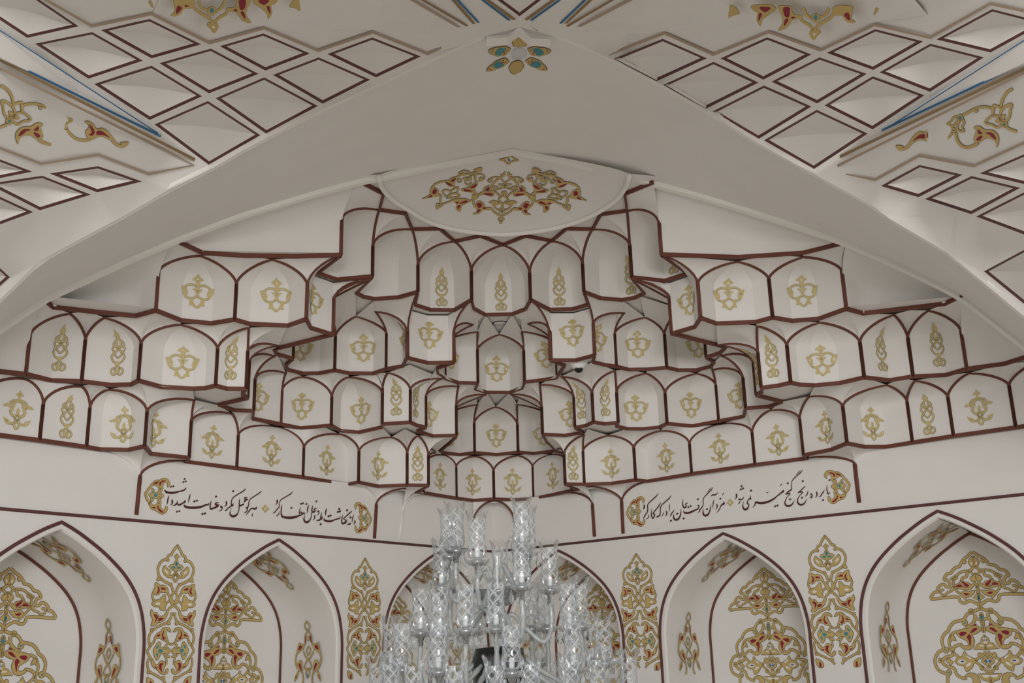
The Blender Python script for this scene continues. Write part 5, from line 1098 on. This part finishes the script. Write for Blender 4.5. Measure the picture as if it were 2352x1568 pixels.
#  (x pixel, rim row, foot row, behind the axis?)
SH=[(1047,1152,1248,0),(1030,1165,1252,1),(1096,1172,1263,0),(1199,1139,1236,0),(1212,1161,1255,1),
(1014,1234,1333,0),(1034,1240,1330,1),(1198,1228,1331,0),(1263,1239,1337,0),(1150,1240,1330,1),
(966,1333,1432,0),(1010,1331,1426,0),(1069,1322,1427,0),(1089,1342,1425,1),(1139.5,1318,1424,0),(1256,1333,1427,1),(1307,1321,1420,0),(1333,1322,1412,1),(1220,1335,1425,1),
(899,1413,1505,1),(923,1413,1510,0),(1007,1413,1512,0),(1175,1413,1513,0),(1317,1410,1506,0),(1359,1405,1496,1),(1387,1405,1500,0),(1100,1412,1500,1),(1240,1412,1500,1),
(865,1503,1600,1),(898,1503,1602,0),(950,1507,1608,0),(1045,1505,1610,0),(1138,1505,1610,0),(1221,1502,1610,0),(1311,1498,1605,0),(1374,1493,1600,0),(1417,1490,1592,1),(1447,1490,1590,0),(1000,1500,1590,1),(1180,1500,1590,1),(1270,1500,1590,1)]
TIER=[(0,5,.215),(5,10,.29),(10,19,.43),(19,28,.56),(28,41,.69)]
tw=[]
for ti,(i0,i1,Rt) in enumerate(TIER):
    for k in range(i0,i1):
        x,yt,yb,bk=SH[k]
        dx=(x-1142)/FPX*5.75; dx=max(-Rt,min(Rt,dx)); dy=math.sqrt(max(0,Rt*Rt-dx*dx))*(1 if bk else -1)
        y=YC+dy
        foot=ony((x,yb),y); rim=ony((x,yt),y); s=(rim.z-foot.z)/.272
        s=min(1.15,max(.9,s)); P=V((foot.x,y,rim.z-.272*s))
        hub=V((cx,YC,P.z-.16-.03*ti)); out=V((P.x-cx,P.y-YC,0)); L=out.length; u=out/L
        c0=hub+u*.03; pts=cat([c0,hub+u*L*.25+V((0,0,.07)),hub+u*L*.55+V((0,0,-.01)),hub+u*L*.85+V((0,0,-.07)),hub+u*L*1.0+V((0,0,.0)),P+V((0,0,-.075*s))],6)
        m=MB(); 
        rr=[.0125+.0025*math.sin(j*2.2) for j in range(len(pts))]; m.tube([q-P for q in pts],rr,8)
        arm=bpy.data.objects.new('light_arm',mesh_of(m,'light_arm',TWIST)); COL.objects.link(arm); arm.parent=croot; arm.location=P-V((cx,YC,0))
        for nm,me in (('glass_shade',M_shade),('candle',M_candle),('candle_cup',M_cup),('drip_pan',M_pan),('crystal_drops',M_drop)):
            o=inst(nm,me,arm,(0,0,0)); o.scale=(s,s,s)
            if nm in('glass_shade','crystal_drops'): o.rotation_euler=(0,0,k*1.3)
zt=ony((1136,1390),YC).z
m=MB(); m.lathe([(.012,zt+.30),(.03,zt+.26),(.018,zt+.2),(.035,zt+.1),(.022,zt+.05),(.04,zt),(.025,zt-.06),(.05,zt-.16),(.03,zt-.24),(.055,zt-.4),(.04,zt-.6),(.06,zt-.9),(.05,.35),(.12,.2),(.3,.12),(.34,.05),(.34,0)],(cx,YC,0),28); m.build('column',CRY,croot)
m=MB(); m.lathe([(.02,zt-.01),(.06,zt),(.10,zt+.035),(.128,zt+.075),(.12,zt+.078),(.09,zt+.045),(.03,zt+.02)],(cx,YC,0),32); m.build('glass_bowl',CRY,croot)
m=MB(); m.lathe([(.03,zt-.42),(.13,zt-.41),(.14,zt-.28),(.12,zt-.21),(.03,zt-.2)],(cx,YC,0),32); m.build('socket_ring',DARK,croot)
